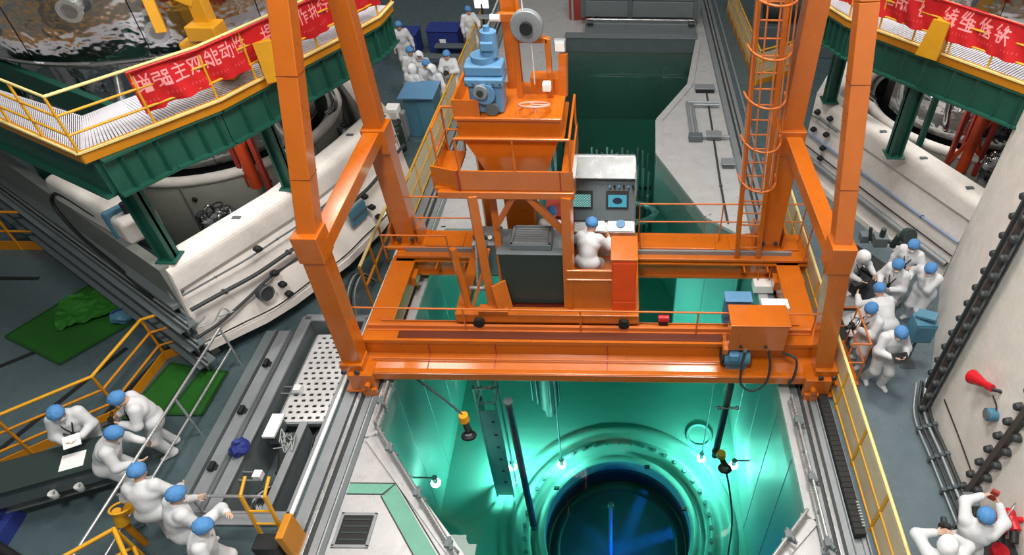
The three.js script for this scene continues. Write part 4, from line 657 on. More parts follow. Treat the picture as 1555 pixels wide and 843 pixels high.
  const h = thing('blue_bag', 'crumpled dark blue bag lying at the rim of the cable pit', 'bag', -6.55, 0.05, -6.25); const g = new THREE.IcosahedronGeometry(0.15, 3), p = g.attributes.position; for (let i = 0; i < p.count; i++) { const n = 1 + 0.35 * noise.noise(p.getX(i) * 12, p.getY(i) * 12, p.getZ(i) * 12); p.setXYZ(i, p.getX(i) * n, Math.max(-0.09, p.getY(i) * n * 0.9), p.getZ(i) * n * 1.1); } g.computeVertexNormals(); obj('sack', g.translate(-6.55, 0.14, -6.25), NAVY, h); obj('knot', rod([-6.55, 0.26, -6.25], [-6.52, 0.34, -6.25], 0.03, 8, 0.05), NAVY, h);
  // covers left of the pit with black brackets
  for (const [x0, x1, n, m] of [[-7.2, -6.98, 'outer', GREY], [-6.94, -6.68, 'inner', STEEL_MATTE]]) { const c = thing('trench_cover', `long grey steel trench cover, the ${n} of two left of the cable pit`, 'cover', x0, 0, -6.6); obj('plate', rbox(x0, x1, 0, 0.14, -9.0, -4.9, 0.012), m, c); obj('lip', [box(x1 - 0.03, x1, 0.14, 0.17, -9, -4.9)], GREY, c); if (n === 'inner') for (const z of [-8.1, -7.0, -5.85]) obj('bracket', [rbox(-6.86, -6.78, 0.14, 0.24, z - 0.08, z + 0.08, 0.01), rbox(-6.9, -6.74, 0.14, 0.17, z - 0.05, z + 0.05, 0.006)], BLACK, c); }
}
// railings
const rail = (label, cat, pts, o) => railing(thing('railing', label, cat, ...pts[0]), pts, o);
rail('yellow railing with pale sheets along the right walkway beside the pool', 'railing', [[4.06, 0.02, -13.2], [4.06, 0.02, -2.6]], { h: 1.1, bars: [0.12, 0.6], gap: 1.15, r: 0.026, m: YELLOW, top: YELLOW_PALE, sheet: true });
rail('stainless handrail between the left floor and the trench covers', 'handrail', [[-7.48, 0, -3.4], [-7.42, 0, -8.2]], { h: 1.05, bars: [0.5], gap: 1.6, r: 0.022, m: STEEL });
rail('short stainless handrail across the near end of the cable pit', 'handrail', [[-7.48, 0, -4.9], [-5.3, 0, -4.9]], { h: 0.95, bars: [0.45], gap: 1.1, r: 0.02, m: STEEL });
rail('yellow railing with a wide amber toe board on the left floor by the green mats', 'railing', [[-11.2, 0, -5.3], [-9.05, 0, -7.0], [-8.95, 0, -8.35], [-8.5, 0, -8.6]], { h: 1.1, bars: [0.37, 0.74], gap: 1.25, r: 0.026, m: AMBER, top: YELLOW, toe: 0.2 });
rail('yellow railing corner at the bottom left in the foreground', 'railing', [[-7.9, 0, -3.6], [-7.1, 0, -4.3], [-6.3, 0, -3.5]], { h: 1.1, bars: [0.55], gap: 1.1, r: 0.028, m: YELLOW, toe: 0.15 });
rail('far yellow railing with pale sheets left of the canal', 'railing', [[-5.15, 0, -12.6], [-5.15, 0, -24]], { h: 1.1, bars: [0.12, 0.6], gap: 1.3, r: 0.024, m: YELLOW, sheet: true });
rail('far yellow stair railing at the back right by the rail', 'railing', [[4.3, 0, -27], [4.5, 0, -20.5], [6.2, 0, -21.6]], { h: 1.2, bars: [0.4, 0.8], gap: 0.9, r: 0.026, m: YELLOW, toe: 0.18, sheet: true });
rail('dim orange railing far away on the dark left floor', 'railing', [[-17, 0, -11.6], [-12.6, 0, -11.6]], { h: 1.1, bars: [0.55], gap: 1.4, r: 0.03, m: AMBER, toe: 0.25 });
rail('pale yellow railing squeezed between the left white wall and the gantry', 'railing', [[-5.35, 0, -12.0], [-5.32, 0, -9.9]], { h: 1.1, bars: [0.55], gap: 0.7, r: 0.03, m: AMBER, top: YELLOW_PALE });
for (let k = 0; k < 4; k++) pipe('corridor_hose', `${['first', 'second', 'third', 'fourth'][k]} hose from the white wall behind the left gantry leg`, 'hose', [[-5.75 + k * 0.07, 0.04, -9.5], [-5.74 + k * 0.07, 0.5, -9.75], [-5.68 + k * 0.07, 0.62, -10.2], [-5.6 + k * 0.06, 0.05, -10.6]], 0.018, k % 2 ? CABLE_GREY : BLACK);
{ // short yellow ladder into the pit
  const t = thing('pit_ladder', 'yellow ladder with tall stiles at the near end of the cable pit', 'ladder', -5.2, 0, -4.6);
  for (const x of [-5.45, -5.1]) obj('stile', [beam([x, 0, -4.6], [x, 1.25, -4.75], 0.05, 0.05), rod([x, 1.25, -4.75], [x, 1.35, -5.0], 0.025)], YELLOW, t);
  for (let k = 0; k < 3; k++) obj('rung', rod([-5.45, 0.25 + k * 0.32, -4.63 - k * 0.035], [-5.1, 0.25 + k * 0.32, -4.63 - k * 0.035], 0.018), YELLOW, t);
  obj('side_plate', rbox(-4.98, -4.86, 0, 0.75, -4.75, -4.35, 0.02), AMBER, t); obj('step_box', rbox(-5.4, -5.0, 0.04, 0.5, -4.55, -4.3, 0.02), BLACK, t);
  const v = thing('yellow_valve', 'yellow hand valve standing at the stainless handrail', 'valve', -7.3, 0, -4.6);
  obj('post', rod([-7.35, 0, -4.6], [-7.35, 0.7, -4.6], 0.05, 12), AMBER, v); obj('body', [rod([-7.35, 0.7, -4.6], [-7.3, 1.0, -4.62], 0.1, 14, 0.06), rod([-7.2, 0.9, -4.7], [-7.1, 1.05, -4.76], 0.09, 12)], YELLOW, v); obj('wheel', new THREE.TorusGeometry(0.14, 0.018, 6, 24).rotateX(1.2).translate(-7.25, 1.02, -4.66), YELLOW, v);
}
// left floor: mats, table, canvas, floor joints
const mats = (label, pts) => { const t = thing('floor_mat', label, 'mat', pts[0][0], 0, pts[0][1]); const g = plate(pts, 0.004, 0.03); obj('sheet', g, MAT_GREEN, t); for (let i = 0; i < pts.length; i++) { const a = pts[i], b = pts[(i + 1) % pts.length]; obj('hem', bar([a[0], 0.03, a[1]], [b[0], 0.03, b[1]], 0.05, 0.02), mat(0x0d4310, { roughness: 0.8 }), t); } return t; };
const m1 = mats('large bright green mat on the left floor with rolled sheeting at its far edge', [[-12.5, -8.85], [-10.95, -8.15], [-10.1, -9.35], [-10.6, -10.3], [-11.75, -10.35]]);
{ const g = new THREE.PlaneGeometry(1.5, 1.0, 40, 28).rotateX(-Math.PI / 2), p = g.attributes.position; for (let i = 0; i < p.count; i++) p.setY(i, 0.09 + 0.11 * noise.noise(p.getX(i) * 3, 1, p.getZ(i) * 3) + 0.05 * noise.noise(p.getX(i) * 9, 2, p.getZ(i) * 9)); g.computeVertexNormals(); obj('crumpled_sheet', g.rotateY(0.5).translate(-11.1, 0.03, -9.75), mat(0x1c6a14, { roughness: 0.6, side: THREE.DoubleSide }), m1); }
mats('smaller green mat under the yellow railing with the wide toe board', [[-9.0, -6.9], [-8.35, -6.9], [-8.3, -8.1], [-8.8, -8.2]]);
mats('dull green mat beside the stainless handrail', [[-8.25, -7.0], [-7.6, -7.0], [-7.6, -8.0], [-8.1, -8.05]]);
{
  const b = thing('blue_bundle', 'blue cloth bundle lying on the large green mat', 'bundle', -10.35, 0.05, -9.35); const g = new THREE.IcosahedronGeometry(0.2, 3), p = g.attributes.position; for (let i = 0; i < p.count; i++) { const n = 1 + 0.3 * noise.noise(p.getX(i) * 9 + 4, p.getY(i) * 9, p.getZ(i) * 9); p.setXYZ(i, p.getX(i) * n * 1.2, Math.max(-0.1, p.getY(i) * n * 0.7), p.getZ(i) * n); } g.computeVertexNormals(); obj('cloth', g.translate(-10.35, 0.15, -9.35), BLUE_GREY, b); obj('tie', new THREE.TorusGeometry(0.16, 0.02, 6, 20).rotateY(0.5).translate(-10.35, 0.17, -9.35), NAVY, b);
  const t = thing('work_table', 'dark grey work table with papers at the lower left', 'table', -9.1, 0, -5.4, 0);
  const c0 = [-9.9, -5.35], u = [0.93, -0.37], w = [0.37, 0.93], P = (a, c) => [c0[0] + u[0] * a + w[0] * c, c0[1] + u[1] * a + w[1] * c];
  obj('top', plate([P(0, 0), P(1.75, 0), P(1.75, 0.62), P(0, 0.62)], 0.84, 0.9), CABINET, t); obj('front_panel', plate([P(0.05, 0.55), P(1.7, 0.55), P(1.7, 0.58), P(0.05, 0.58)], 0.5, 0.84), GREY_DARK, t);
  for (const [a, c] of [[0.08, 0.08], [1.67, 0.08], [0.08, 0.54], [1.67, 0.54]]) { const p = P(a, c); obj('leg', rod([p[0], 0, p[1]], [p[0], 0.84, p[1]], 0.025), GREY_DARK, t); }
  obj('shelf', plate([P(0.1, 0.1), P(1.65, 0.1), P(1.65, 0.5), P(0.1, 0.5)], 0.25, 0.28), GREY, t);
  for (const [a, c, s, l] of [[1.15, 0.22, 0.3, 'large white paper sheet at the right of the dark work table'], [0.12, 0.3, 0.2, 'small white paper sheet at the left of the dark work table']]) { const q = thing('paper_sheet', l, 'paper', ...[P(a, c)].map(([x, z]) => [x, 0.9, z])[0]); obj('sheet', plate([P(a, c), P(a + s * 1.1, c), P(a + s * 1.1, c + s), P(a, c + s)], 0.901, 0.907), PAPER, q); }
  for (const [a, l] of [[0.95, 'left'], [1.3, 'right']]) { const p = P(a, 0.8), q = thing('white_cup', `small white cup hung on the front of the work table, the ${l} one`, 'cup', p[0], 0.5, p[1]); obj('cup', lathe([[0.001, 0.5], [0.05, 0.5], [0.065, 0.62], [0.058, 0.62], [0.045, 0.52]], 16).translate(p[0] - w[0] * 0.15, 0, p[1] - w[1] * 0.15), PAPER, q); obj('hook', bar([p[0] - w[0] * 0.15, 0.58, p[1] - w[1] * 0.15], [p[0] - w[0] * 0.24, 0.58, p[1] - w[1] * 0.24], 0.02, 0.02), STEEL_MATTE, q); }
  const cv = thing('blue_canvas', 'dark blue folded canvas on the floor at the left edge', 'canvas', -9.8, 0, -4.9); obj('fold', [plate([[-10.3, -5.0], [-9.5, -5.05], [-9.45, -4.5], [-10.3, -4.3]], 0, 0.26), plate([[-10.3, -4.98], [-9.6, -5.0], [-9.6, -4.6], [-10.3, -4.4]], 0.26, 0.34)], NAVY, cv); obj('cord', bar([-9.9, 0.35, -5.02], [-9.9, 0.35, -4.4], 0.03, 0.02), ROPE, cv);
  const bb = thing('black_kerb', 'black pipe barrier running across the bottom left corner', 'barrier', -8.9, 0, -4.4); obj('bar', rods([[-10.5, 0.5, -4.9], [-8.4, 0.5, -3.98], [-8.1, 0.5, -3.3]], 0.07, 12), BLACK, bb); for (const p of [[-10.2, -4.77], [-8.5, -4.02]]) obj('post', rod([p[0], 0, p[1]], [p[0], 0.5, p[1]], 0.05, 10), BLACK, bb);
  const F = scene.getObjectByName('floor'); for (const [a, b] of [[[-12.9, -7.4], [-11.6, -8.5]], [[-9.6, -5.9], [-9.0, -8.9]], [[-10.9, -5.9], [-9.9, -8.6]], [[-13, -10.6], [-17, -10.6]]]) obj('joint', bar([a[0], 0.006, a[1]], [b[0], 0.006, b[1]], 0.09, 0.02), BLACK, F);
}
// deck at the near left corner of the pool: hatch, inlaid strips, seam plates
{
  const D = scene.getObjectByName('floor_pool_deck');
  obj('inlay', plate([[-4.48, -5.66], [-3.72, -5.66], [-3.82, -5.48], [-4.48, -5.48]], 0.012, 0.02), TAPE_GREEN, D); obj('inlay', plate([[-3.72, -5.66], [-2.55, -4.2], [-2.9, -4.2], [-3.9, -5.45]], 0.012, 0.02), TAPE_GREEN, D);
  for (const s of [[[-4.48, -5.67], [-3.7, -5.67]], [[-4.48, -5.47], [-3.84, -5.47]], [[-3.7, -5.67], [-2.5, -4.2]], [[-3.9, -5.44], [-2.92, -4.2]], [[-3.72, -5.66], [-3.9, -5.45]]]) obj('seam', bar([s[0][0], 0.018, s[0][1]], [s[1][0], 0.018, s[1][1]], 0.02, 0.012), SEAL, D);
  const t = thing('floor_hatch', 'square dark hatch in the deck at the near left of the pool', 'hatch', -4.1, 0, -4.85); obj('grate', box(-4.4, -3.9, 0.013, 0.02, -5.1, -4.6), BLACK, t); obj('frame', [rbox(-4.44, -3.86, 0.012, 0.04, -5.14, -5.09, 0.006), rbox(-4.44, -3.86, 0.012, 0.04, -4.61, -4.56, 0.006), rbox(-4.44, -4.39, 0.012, 0.04, -5.14, -4.56, 0.006), rbox(-3.91, -3.86, 0.012, 0.04, -5.14, -4.56, 0.006)], STEEL_MATTE, t); for (let k = 0; k < 4; k++) obj('slat', rbox(-4.36, -3.94, 0.02, 0.03, -5.04 + k * 0.11, -5.01 + k * 0.11, 0.004), CABINET, t);
  // stainless gate bars on the pool edges
  const edge = (label, a, b, n) => { const e = thing('edge_rail', label, 'rail', a[0], 0, a[1]); const y = 0.3; obj('rail', [rod([a[0], y, a[1]], [b[0], y, b[1]], 0.028, 8), rod([a[0], 0.1, a[1]], [b[0], 0.1, b[1]], 0.05, 8)], STEEL, e); for (let k = 0; k <= n; k++) { const f = k / n, x = lerp(a[0], b[0], f), z = lerp(a[1], b[1], f); obj('post', [rod([x, 0, z], [x, y, z], 0.022), rbox(x - 0.06, x + 0.06, 0.02, 0.06, z - 0.06, z + 0.06, 0.008)], STEEL_MATTE, e); if (k % 2) obj('clamp', [rbox(x - 0.07, x + 0.05, y - 0.04, y + 0.04, z - 0.06, z + 0.06, 0.015), rod([x - 0.02, y, z - 0.1], [x + 0.06, y + 0.03, z + 0.11], 0.032, 10), rod([x + 0.04, 0.16, z], [x + 0.13, 0.18, z + 0.08], 0.028, 8)], GREY, e); } return e; };
  edge('stainless bar gate along the slanting near left pool edge', [-4.22, -6.6], [-2.2, -4.1], 6);
  edge('stainless bar along the right pool edge', [3.22, -7.4], [3.26, -4.6], 5);
  edge('short stainless bar on the slanting near right pool edge', [3.05, -5.15], [2.3, -4.3], 2);
  edge('stainless bar along the left pool edge by the gantry foot', [-4.3, -7.6], [-4.3, -6.7], 2);
}
// ---------- in and over the water ----------
{
  const r = thing('guide_basket', 'tall square steel basket standing in the water at the left', 'basket', -2.6, -6.9, -8.4);
  const x0 = -2.95, x1 = -2.55, z0 = -8.6, z1 = -8.2; for (const [x, z] of [[x0, z0], [x1, z0], [x0, z1], [x1, z1]]) obj('post', box(x - 0.02, x + 0.02, -6.9, -0.75, z - 0.02, z + 0.02), STEEL_MATTE, r);
  for (const y of [-0.78, -1.5]) obj('collar', [box(x0, x1, y - 0.03, y + 0.03, z0 - 0.02, z0 + 0.02), box(x0, x1, y - 0.03, y + 0.03, z1 - 0.02, z1 + 0.02), box(x0 - 0.02, x0 + 0.02, y - 0.03, y + 0.03, z0, z1), box(x1 - 0.02, x1 + 0.02, y - 0.03, y + 0.03, z0, z1)], STEEL, r);
  obj('front_plate', box(x0, x1, -6.8, -1.9, z1 - 0.01, z1 + 0.01), STEEL_MATTE, r); for (let k = 0; k < 6; k++) obj('slot', rbox(x1 - 0.16, x1 - 0.09, -2.5 - k * 0.7, -2.4 - k * 0.7, z1 + 0.01, z1 + 0.02, 0.003), SEAL, r); obj('side_plate', box(x0 - 0.01, x0 + 0.01, -6.8, -1.9, z0, z1), SEAL, r);
  const poleT = (label, a, b, rad) => { const t = thing('guide_pole', label, 'pole', ...b); obj('shaft', [rod(a, b, rad, 16)], SEAL, t); obj('cap', [rod([a[0], a[1], a[2]], [a[0], a[1] + 0.06, a[2]], rad * 1.25, 16)], GREY_DARK, t); obj('tip', rod([b[0], b[1] + 0.25, b[2]], b, rad * 1.2, 14, rad * 0.5), GREY_DARK, t); return t; };
  poleT('dark pole standing in the water left of the round vessel', [-2.1, -0.25, -7.55], [-1.95, -6.7, -7.35], 0.075);
  const p2 = poleT('dark pole hanging from the gantry into the water at the right', [2.2, 0.32, -7.9], [2.05, -2.6, -7.5], 0.07);
  obj('side_eye', [rod([2.0, -0.62, -7.72], [2.36, -0.62, -7.72], 0.03, 8), new THREE.SphereGeometry(0.05, 10, 8).translate(2.0, -0.62, -7.72), new THREE.SphereGeometry(0.05, 10, 8).translate(2.36, -0.62, -7.72)], STEEL, p2);
  const p3 = thing('centre_post', 'bright thin post standing in the dark round vessel', 'pole', -0.12, PF - 1.22, -7.2); obj('shaft', rod([-0.12, PF - 1.22, -7.2], [-0.12, -4.8, -7.2], 0.045, 12), STEEL_MATTE, p3); obj('head', rod([-0.12, -4.8, -7.2], [-0.12, -4.68, -7.2], 0.075, 14, 0.06), STEEL, p3);
  const cap = (label, x, y, z, wire) => { const t = thing('hanging_lamp', label, 'lamp', x, y, z); obj('cap', rod([x, y + 0.16, z], [x, y + 0.32, z], 0.1, 18, 0.085), phys(0xe79a10, { roughness: 0.4 }), t); obj('body', [rod([x, y + 0.16, z], [x + 0.07, y - 0.02, z + 0.12], 0.06, 14), rod([x + 0.02, y + 0.1, z - 0.02], [x + 0.12, y - 0.05, z + 0.1], 0.025, 8)], BLACK, t); obj('lens_ring', new THREE.TorusGeometry(0.1, 0.045, 10, 24).rotateX(1.2).translate(x + 0.08, y - 0.08, z + 0.18), BLACK, t); obj('lens', rod([x + 0.08, y - 0.06, z + 0.16], [x + 0.08, y - 0.09, z + 0.18], 0.08, 16), STEEL, t); obj('cable', hose(wire, 0.02, 30, 6), CABLE, t); return t; };
  cap('camera lamp with an orange cap hanging over the left of the pool', -2.85, -0.35, -7.1, [[-2.85, -0.05, -7.1], [-3.2, 0.05, -7.35], [-3.6, 0.15, -7.6], [-4.1, 0.32, -7.9]]);
  cap('underwater lamp with a yellow cap at the foot of the right hanging pole', 2.12, -2.3, -7.3, [[2.2, -2.35, -7.2], [2.35, -3.2, -7.0], [2.5, -4.5, -6.8], [2.6, -6.9, -6.7]]);
  // mast of the trolley reaching into the water
  obj('mast_tube', [rod([-1.75, -0.3, -10.05], [-1.75, -5.2, -10.05], 0.24, 20), rod([-1.75, -5.2, -10.05], [-1.75, -5.7, -10.05], 0.16, 16), ...[[-0.26, 0.1], [0.27, 0], [0.1, 0.28]].map(([a, c]) => rod([-1.75 + a, -0.3, -10.05 + c], [-1.75 + a, -5, -10.05 + c], 0.03, 8))], SEAL, T);
  obj('guide_rod', rod([-2.15, -0.3, -10.05], [-2.15, -5.0, -10.05], 0.03, 8), SEAL, T);
  const cl = scene.getObjectByName('floor_pool'); for (const [x, z, rr] of [[2.2, -10.0, 0.32], [-3.2, -5.6, 0.28]]) obj('port_ring', new THREE.TorusGeometry(rr, 0.04, 8, 36).rotateX(Math.PI / 2).translate(x, PF + 0.03, z), STEEL_MATTE, cl);
  struct('wall_pool_gate', [box(1.45, 3.0, PF, -0.7, -12.2, -12.1), ...[1.5, 2.2, 2.95].map((q) => box(q - 0.04, q + 0.04, PF, -0.7, -12.1, -12.02))], mat(0xbcc8c3, { roughness: 0.4 }));
  for (const [x, z] of [[-1.95, -15.2], [-1.9, -16.2]]) { const l = thing('pool_ladder', `thin ladder down the left canal wall, the ${z < -16 ? 'farther' : 'nearer'} of two`, 'ladder', x, -5, z); for (const d of [-0.2, 0.2]) obj('stile', rod([x, -4.5, z + d], [x, 0.9, z + d], 0.022), STEEL, l); for (let y = -4.3; y < 0.5; y += 0.35) obj('rung', rod([x, y, z - 0.2], [x, y, z + 0.2], 0.014, 5), STEEL, l); }
  const fl = thing('tube_flange', 'round flange ring standing under the canal water behind the console', 'flange', 0.2, -3, -15.6); obj('ring', new THREE.TorusGeometry(0.85, 0.12, 10, 48).rotateX(1.1).translate(0.2, -2.4, -15.4), STEEL, fl); for (let k = 0; k < 8; k++) obj('stud', rod([0.2 + 0.85 * Math.cos(k * 0.785), -2.4 - 0.85 * Math.sin(k * 0.785) * 0.89, -15.4 + 0.85 * Math.sin(k * 0.785) * 0.45], [0.2 + 0.85 * Math.cos(k * 0.785), -2.1 - 0.85 * Math.sin(k * 0.785) * 0.89, -15.3 + 0.85 * Math.sin(k * 0.785) * 0.45], 0.03, 8), STEEL_MATTE, fl); obj('stand', rod([0.2, -6.4, -15.6], [0.2, -3.0, -15.6], 0.14, 14), STEEL_MATTE, fl);
  // storage rack tops under the dark canal water
  const rk = thing('storage_rack', 'dark rack of upright tubes under the far canal water', 'rack', 0, -6.4, -17.1); for (let i = 0; i < 12; i++) for (let k = 0; k < 2; k++) obj('tube', rod([-0.9 + i * 0.16, -6.3, -17.6 + k * 1.0], [-0.9 + i * 0.16, -0.9 - (i % 3) * 0.2, -17.6 + k * 1.0], 0.035, 8), STEEL_MATTE, rk); obj('grid', [0, 1].map((k) => box(-1.0, 1.0, -3.7, -3.6, -17.65 + k, -17.55 + k)), VESSEL, rk);
}
// ---------- things on the right walkway ----------
{
  const t = thing('bench', 'black-topped steel bench with instruments by the right compartment wall', 'bench', 5.4, 0, -10.5);
  const a = [5.0, 0.86, -10.9], b = [5.75, 0.86, -9.9]; obj('top', bar(a, b, 0.55, 0.06), BLACK, t); obj('body', bar([5.02, 0.42, -10.86], [5.72, 0.42, -9.94], 0.46, 0.8), STEEL_MATTE, t); obj('edge', bar([4.85, 0.9, -10.75], [5.6, 0.9, -9.78], 0.04, 0.04), STEEL, t);
  const inst = thing('valve_block', 'cluster of dark valves and pipes on the far end of the black bench', 'valve', 5.7, 0.9, -11.0); obj('pipes', [rod([5.4, 1.0, -11.2], [6.2, 1.05, -10.9], 0.05, 10), rod([5.7, 0.9, -11.05], [5.7, 1.35, -11.05], 0.06, 10), rod([5.95, 0.95, -10.95], [6.0, 1.3, -10.9], 0.07, 10), rod([5.5, 1.0, -11.1], [5.45, 1.3, -11.15], 0.04, 8)], CABINET, inst); obj('block', [rbox(5.55, 5.85, 0.9, 1.15, -11.2, -10.95), rbox(5.3, 5.5, 0.9, 1.1, -11.3, -11.1)], GREY, inst); obj('dial', rod([6.1, 1.35, -10.85], [6.14, 1.4, -10.72], 0.17, 22), CABINET, inst);
  for (const [x, z, s, l] of [[4.75, -9.75, 0, 'far'], [4.75, -9.0, 1, 'near']]) { const d = thing('steel_duct', `low steel duct beside the yellow railing on the right walkway, the ${l} one`, 'duct', x, 0, z); obj('body', [rbox(x - 0.22, x + 0.16, 0.0, 0.62 - s * 0.1, z - 0.34, z + 0.34, 0.05)], STEEL_MATTE, d); obj('cover', rbox(x - 0.24, x + 0.18, 0.62 - s * 0.1, 0.66 - s * 0.1, z - 0.36, z + 0.36, 0.015), STEEL, d); obj('rib', [-0.2, 0, 0.2].map((k) => rbox(x + 0.15, x + 0.18, 0.06, 0.5, z + k - 0.02, z + k + 0.02, 0.005)), STEEL, d); }
  const c = thing('blue_control_box', 'blue box on a thin stand against the right wall beside the workers', 'box', 5.75, 0, -8.45);
  obj('body', [rbox(5.55, 5.95, 0.75, 1.25, -8.65, -8.3, 0.03), bar([5.62, 1.28, -8.6], [5.9, 1.36, -8.4], 0.24, 0.05)], BLUE_GREY, c); obj('stand', [rod([5.75, 0, -8.45], [5.75, 0.75, -8.45], 0.03), rbox(5.6, 5.9, 0, 0.03, -8.6, -8.3, 0.01)], GREY_DARK, c); obj('door', rbox(5.58, 5.92, 0.8, 1.2, -8.3, -8.285, 0.004), BLUE_GREY, c);
  const hr = thing('wall_horn', 'red signal horn mounted on the tall right wall', 'horn', 5.7, 2.0, -6.3); obj('bell', rod([5.6, 2.17, -6.2], [5.56, 2.0, -6.5], 0.045, 20, 0.12), RED, hr); obj('driver', rod([5.62, 2.22, -6.1], [5.6, 2.17, -6.2], 0.06, 16), RED, hr); obj('arm', bar([5.62, 2.2, -6.1], [5.76, 2.2, -6.05], 0.04, 0.04), SEAL, hr);
  const sp = thing('wall_drum', 'round grey wall speaker below the red signal horn', 'speaker', 5.7, 1.9, -5.85); obj('drum', rod([5.74, 1.84, -5.9], [5.6, 1.84, -5.9], 0.1, 24), BLUE_GREY, sp); obj('grille', rod([5.6, 1.84, -5.9], [5.585, 1.84, -5.9], 0.08, 24), GREY, sp); obj('lead', hose([[5.7, 2.05, -6.1], [5.72, 1.98, -5.95], [5.7, 1.9, -5.86]], 0.012, 16, 5), BLACK, sp);
  for (let k = 0; k < 4; k++) { const x = 5.66 - k * 0.075, l = pipe('wall_pipe', `${['first', 'second', 'third', 'fourth'][k]} dark pipe from the wall along the foot of the tall right wall`, 'pipe', [[x + 0.18, 0.5 - 0.06 * k, -7.7], [x, 0.3 - 0.05 * k, -7.1], [x, 0.28 - 0.05 * k, -6.2], [x + 0.02, 0.26 - 0.05 * k, -4.6]], 0.034 - 0.004 * k, k % 2 ? STEEL_MATTE : SEAL); for (const z of [-6.8, -6.2, -5.6, -5.0]) obj('clamp', rbox(x - 0.045, x + 0.045, 0.2 - 0.05 * k, 0.33 - 0.05 * k, z - 0.03, z + 0.03, 0.008), GREY_DARK, l); }
  pipe('wall_wire', 'thin dark wire running down the white panel of the tall right wall', 'wire', [[5.735, 0.75, -7.0], [5.735, 0.7, -6.3], [5.735, 0.62, -5.6]], 0.012, BLACK);
  const jb = thing('wall_junction_box', 'small grey box with cables at the foot of the second wall seal', 'box', 5.6, 0.1, -5.3); obj('body', rbox(5.5, 5.7, 0.2, 0.55, -5.35, -5.1, 0.015), GREY, jb); obj('cable', hose([[5.6, 0.5, -5.12], [5.52, 0.6, -4.95], [5.5, 0.3, -4.85], [5.56, 0.02, -4.9]], 0.025, 20, 6), CABLE, jb);
  for (const [k, l, y] of [[0, 'left', 0.95], [1, 'right', 1.3]]) { const e = thing('hydrant_valve', `red hydrant valve with a ring handle at the lower right edge, the ${l} one`, 'valve', 5.6, y, -4.6 + k * 0.15); const z = -4.62 + k * 0.12, x = 5.6; obj('body', [rod([x, y, z - 0.08], [x, y - 0.02, z + 0.16], 0.075, 16), new THREE.SphereGeometry(0.09, 14, 10).translate(x, y, z - 0.08), rod([x, y, z], [x + 0.16, y, z], 0.04, 10)], RED, e); obj('handle', new THREE.TorusGeometry(0.12, 0.01, 6, 26).rotateY(0.8).translate(x - 0.05, y + 0.16, z - 0.06), STEEL, e); obj('outlet', rod([x - 0.02, y - 0.04, z + 0.16], [x - 0.06, y - 0.1, z + 0.3], 0.06, 12), BLACK, e); }
  const cab = thing('hose_cabinet', 'dark hose cabinet with red fittings at the bottom right corner', 'cabinet', 5.5, 0, -4.1); obj('body', rbox(5.2, 5.74, 0, 0.85, -4.4, -3.6, 0.02), BLACK, cab); obj('lid', rbox(5.18, 5.74, 0.85, 0.88, -4.42, -3.58, 0.01), SEAL, cab); obj('reel', rod([5.45, 0.9, -4.2], [5.45, 0.98, -4.2], 0.12, 20), RED, cab);
}
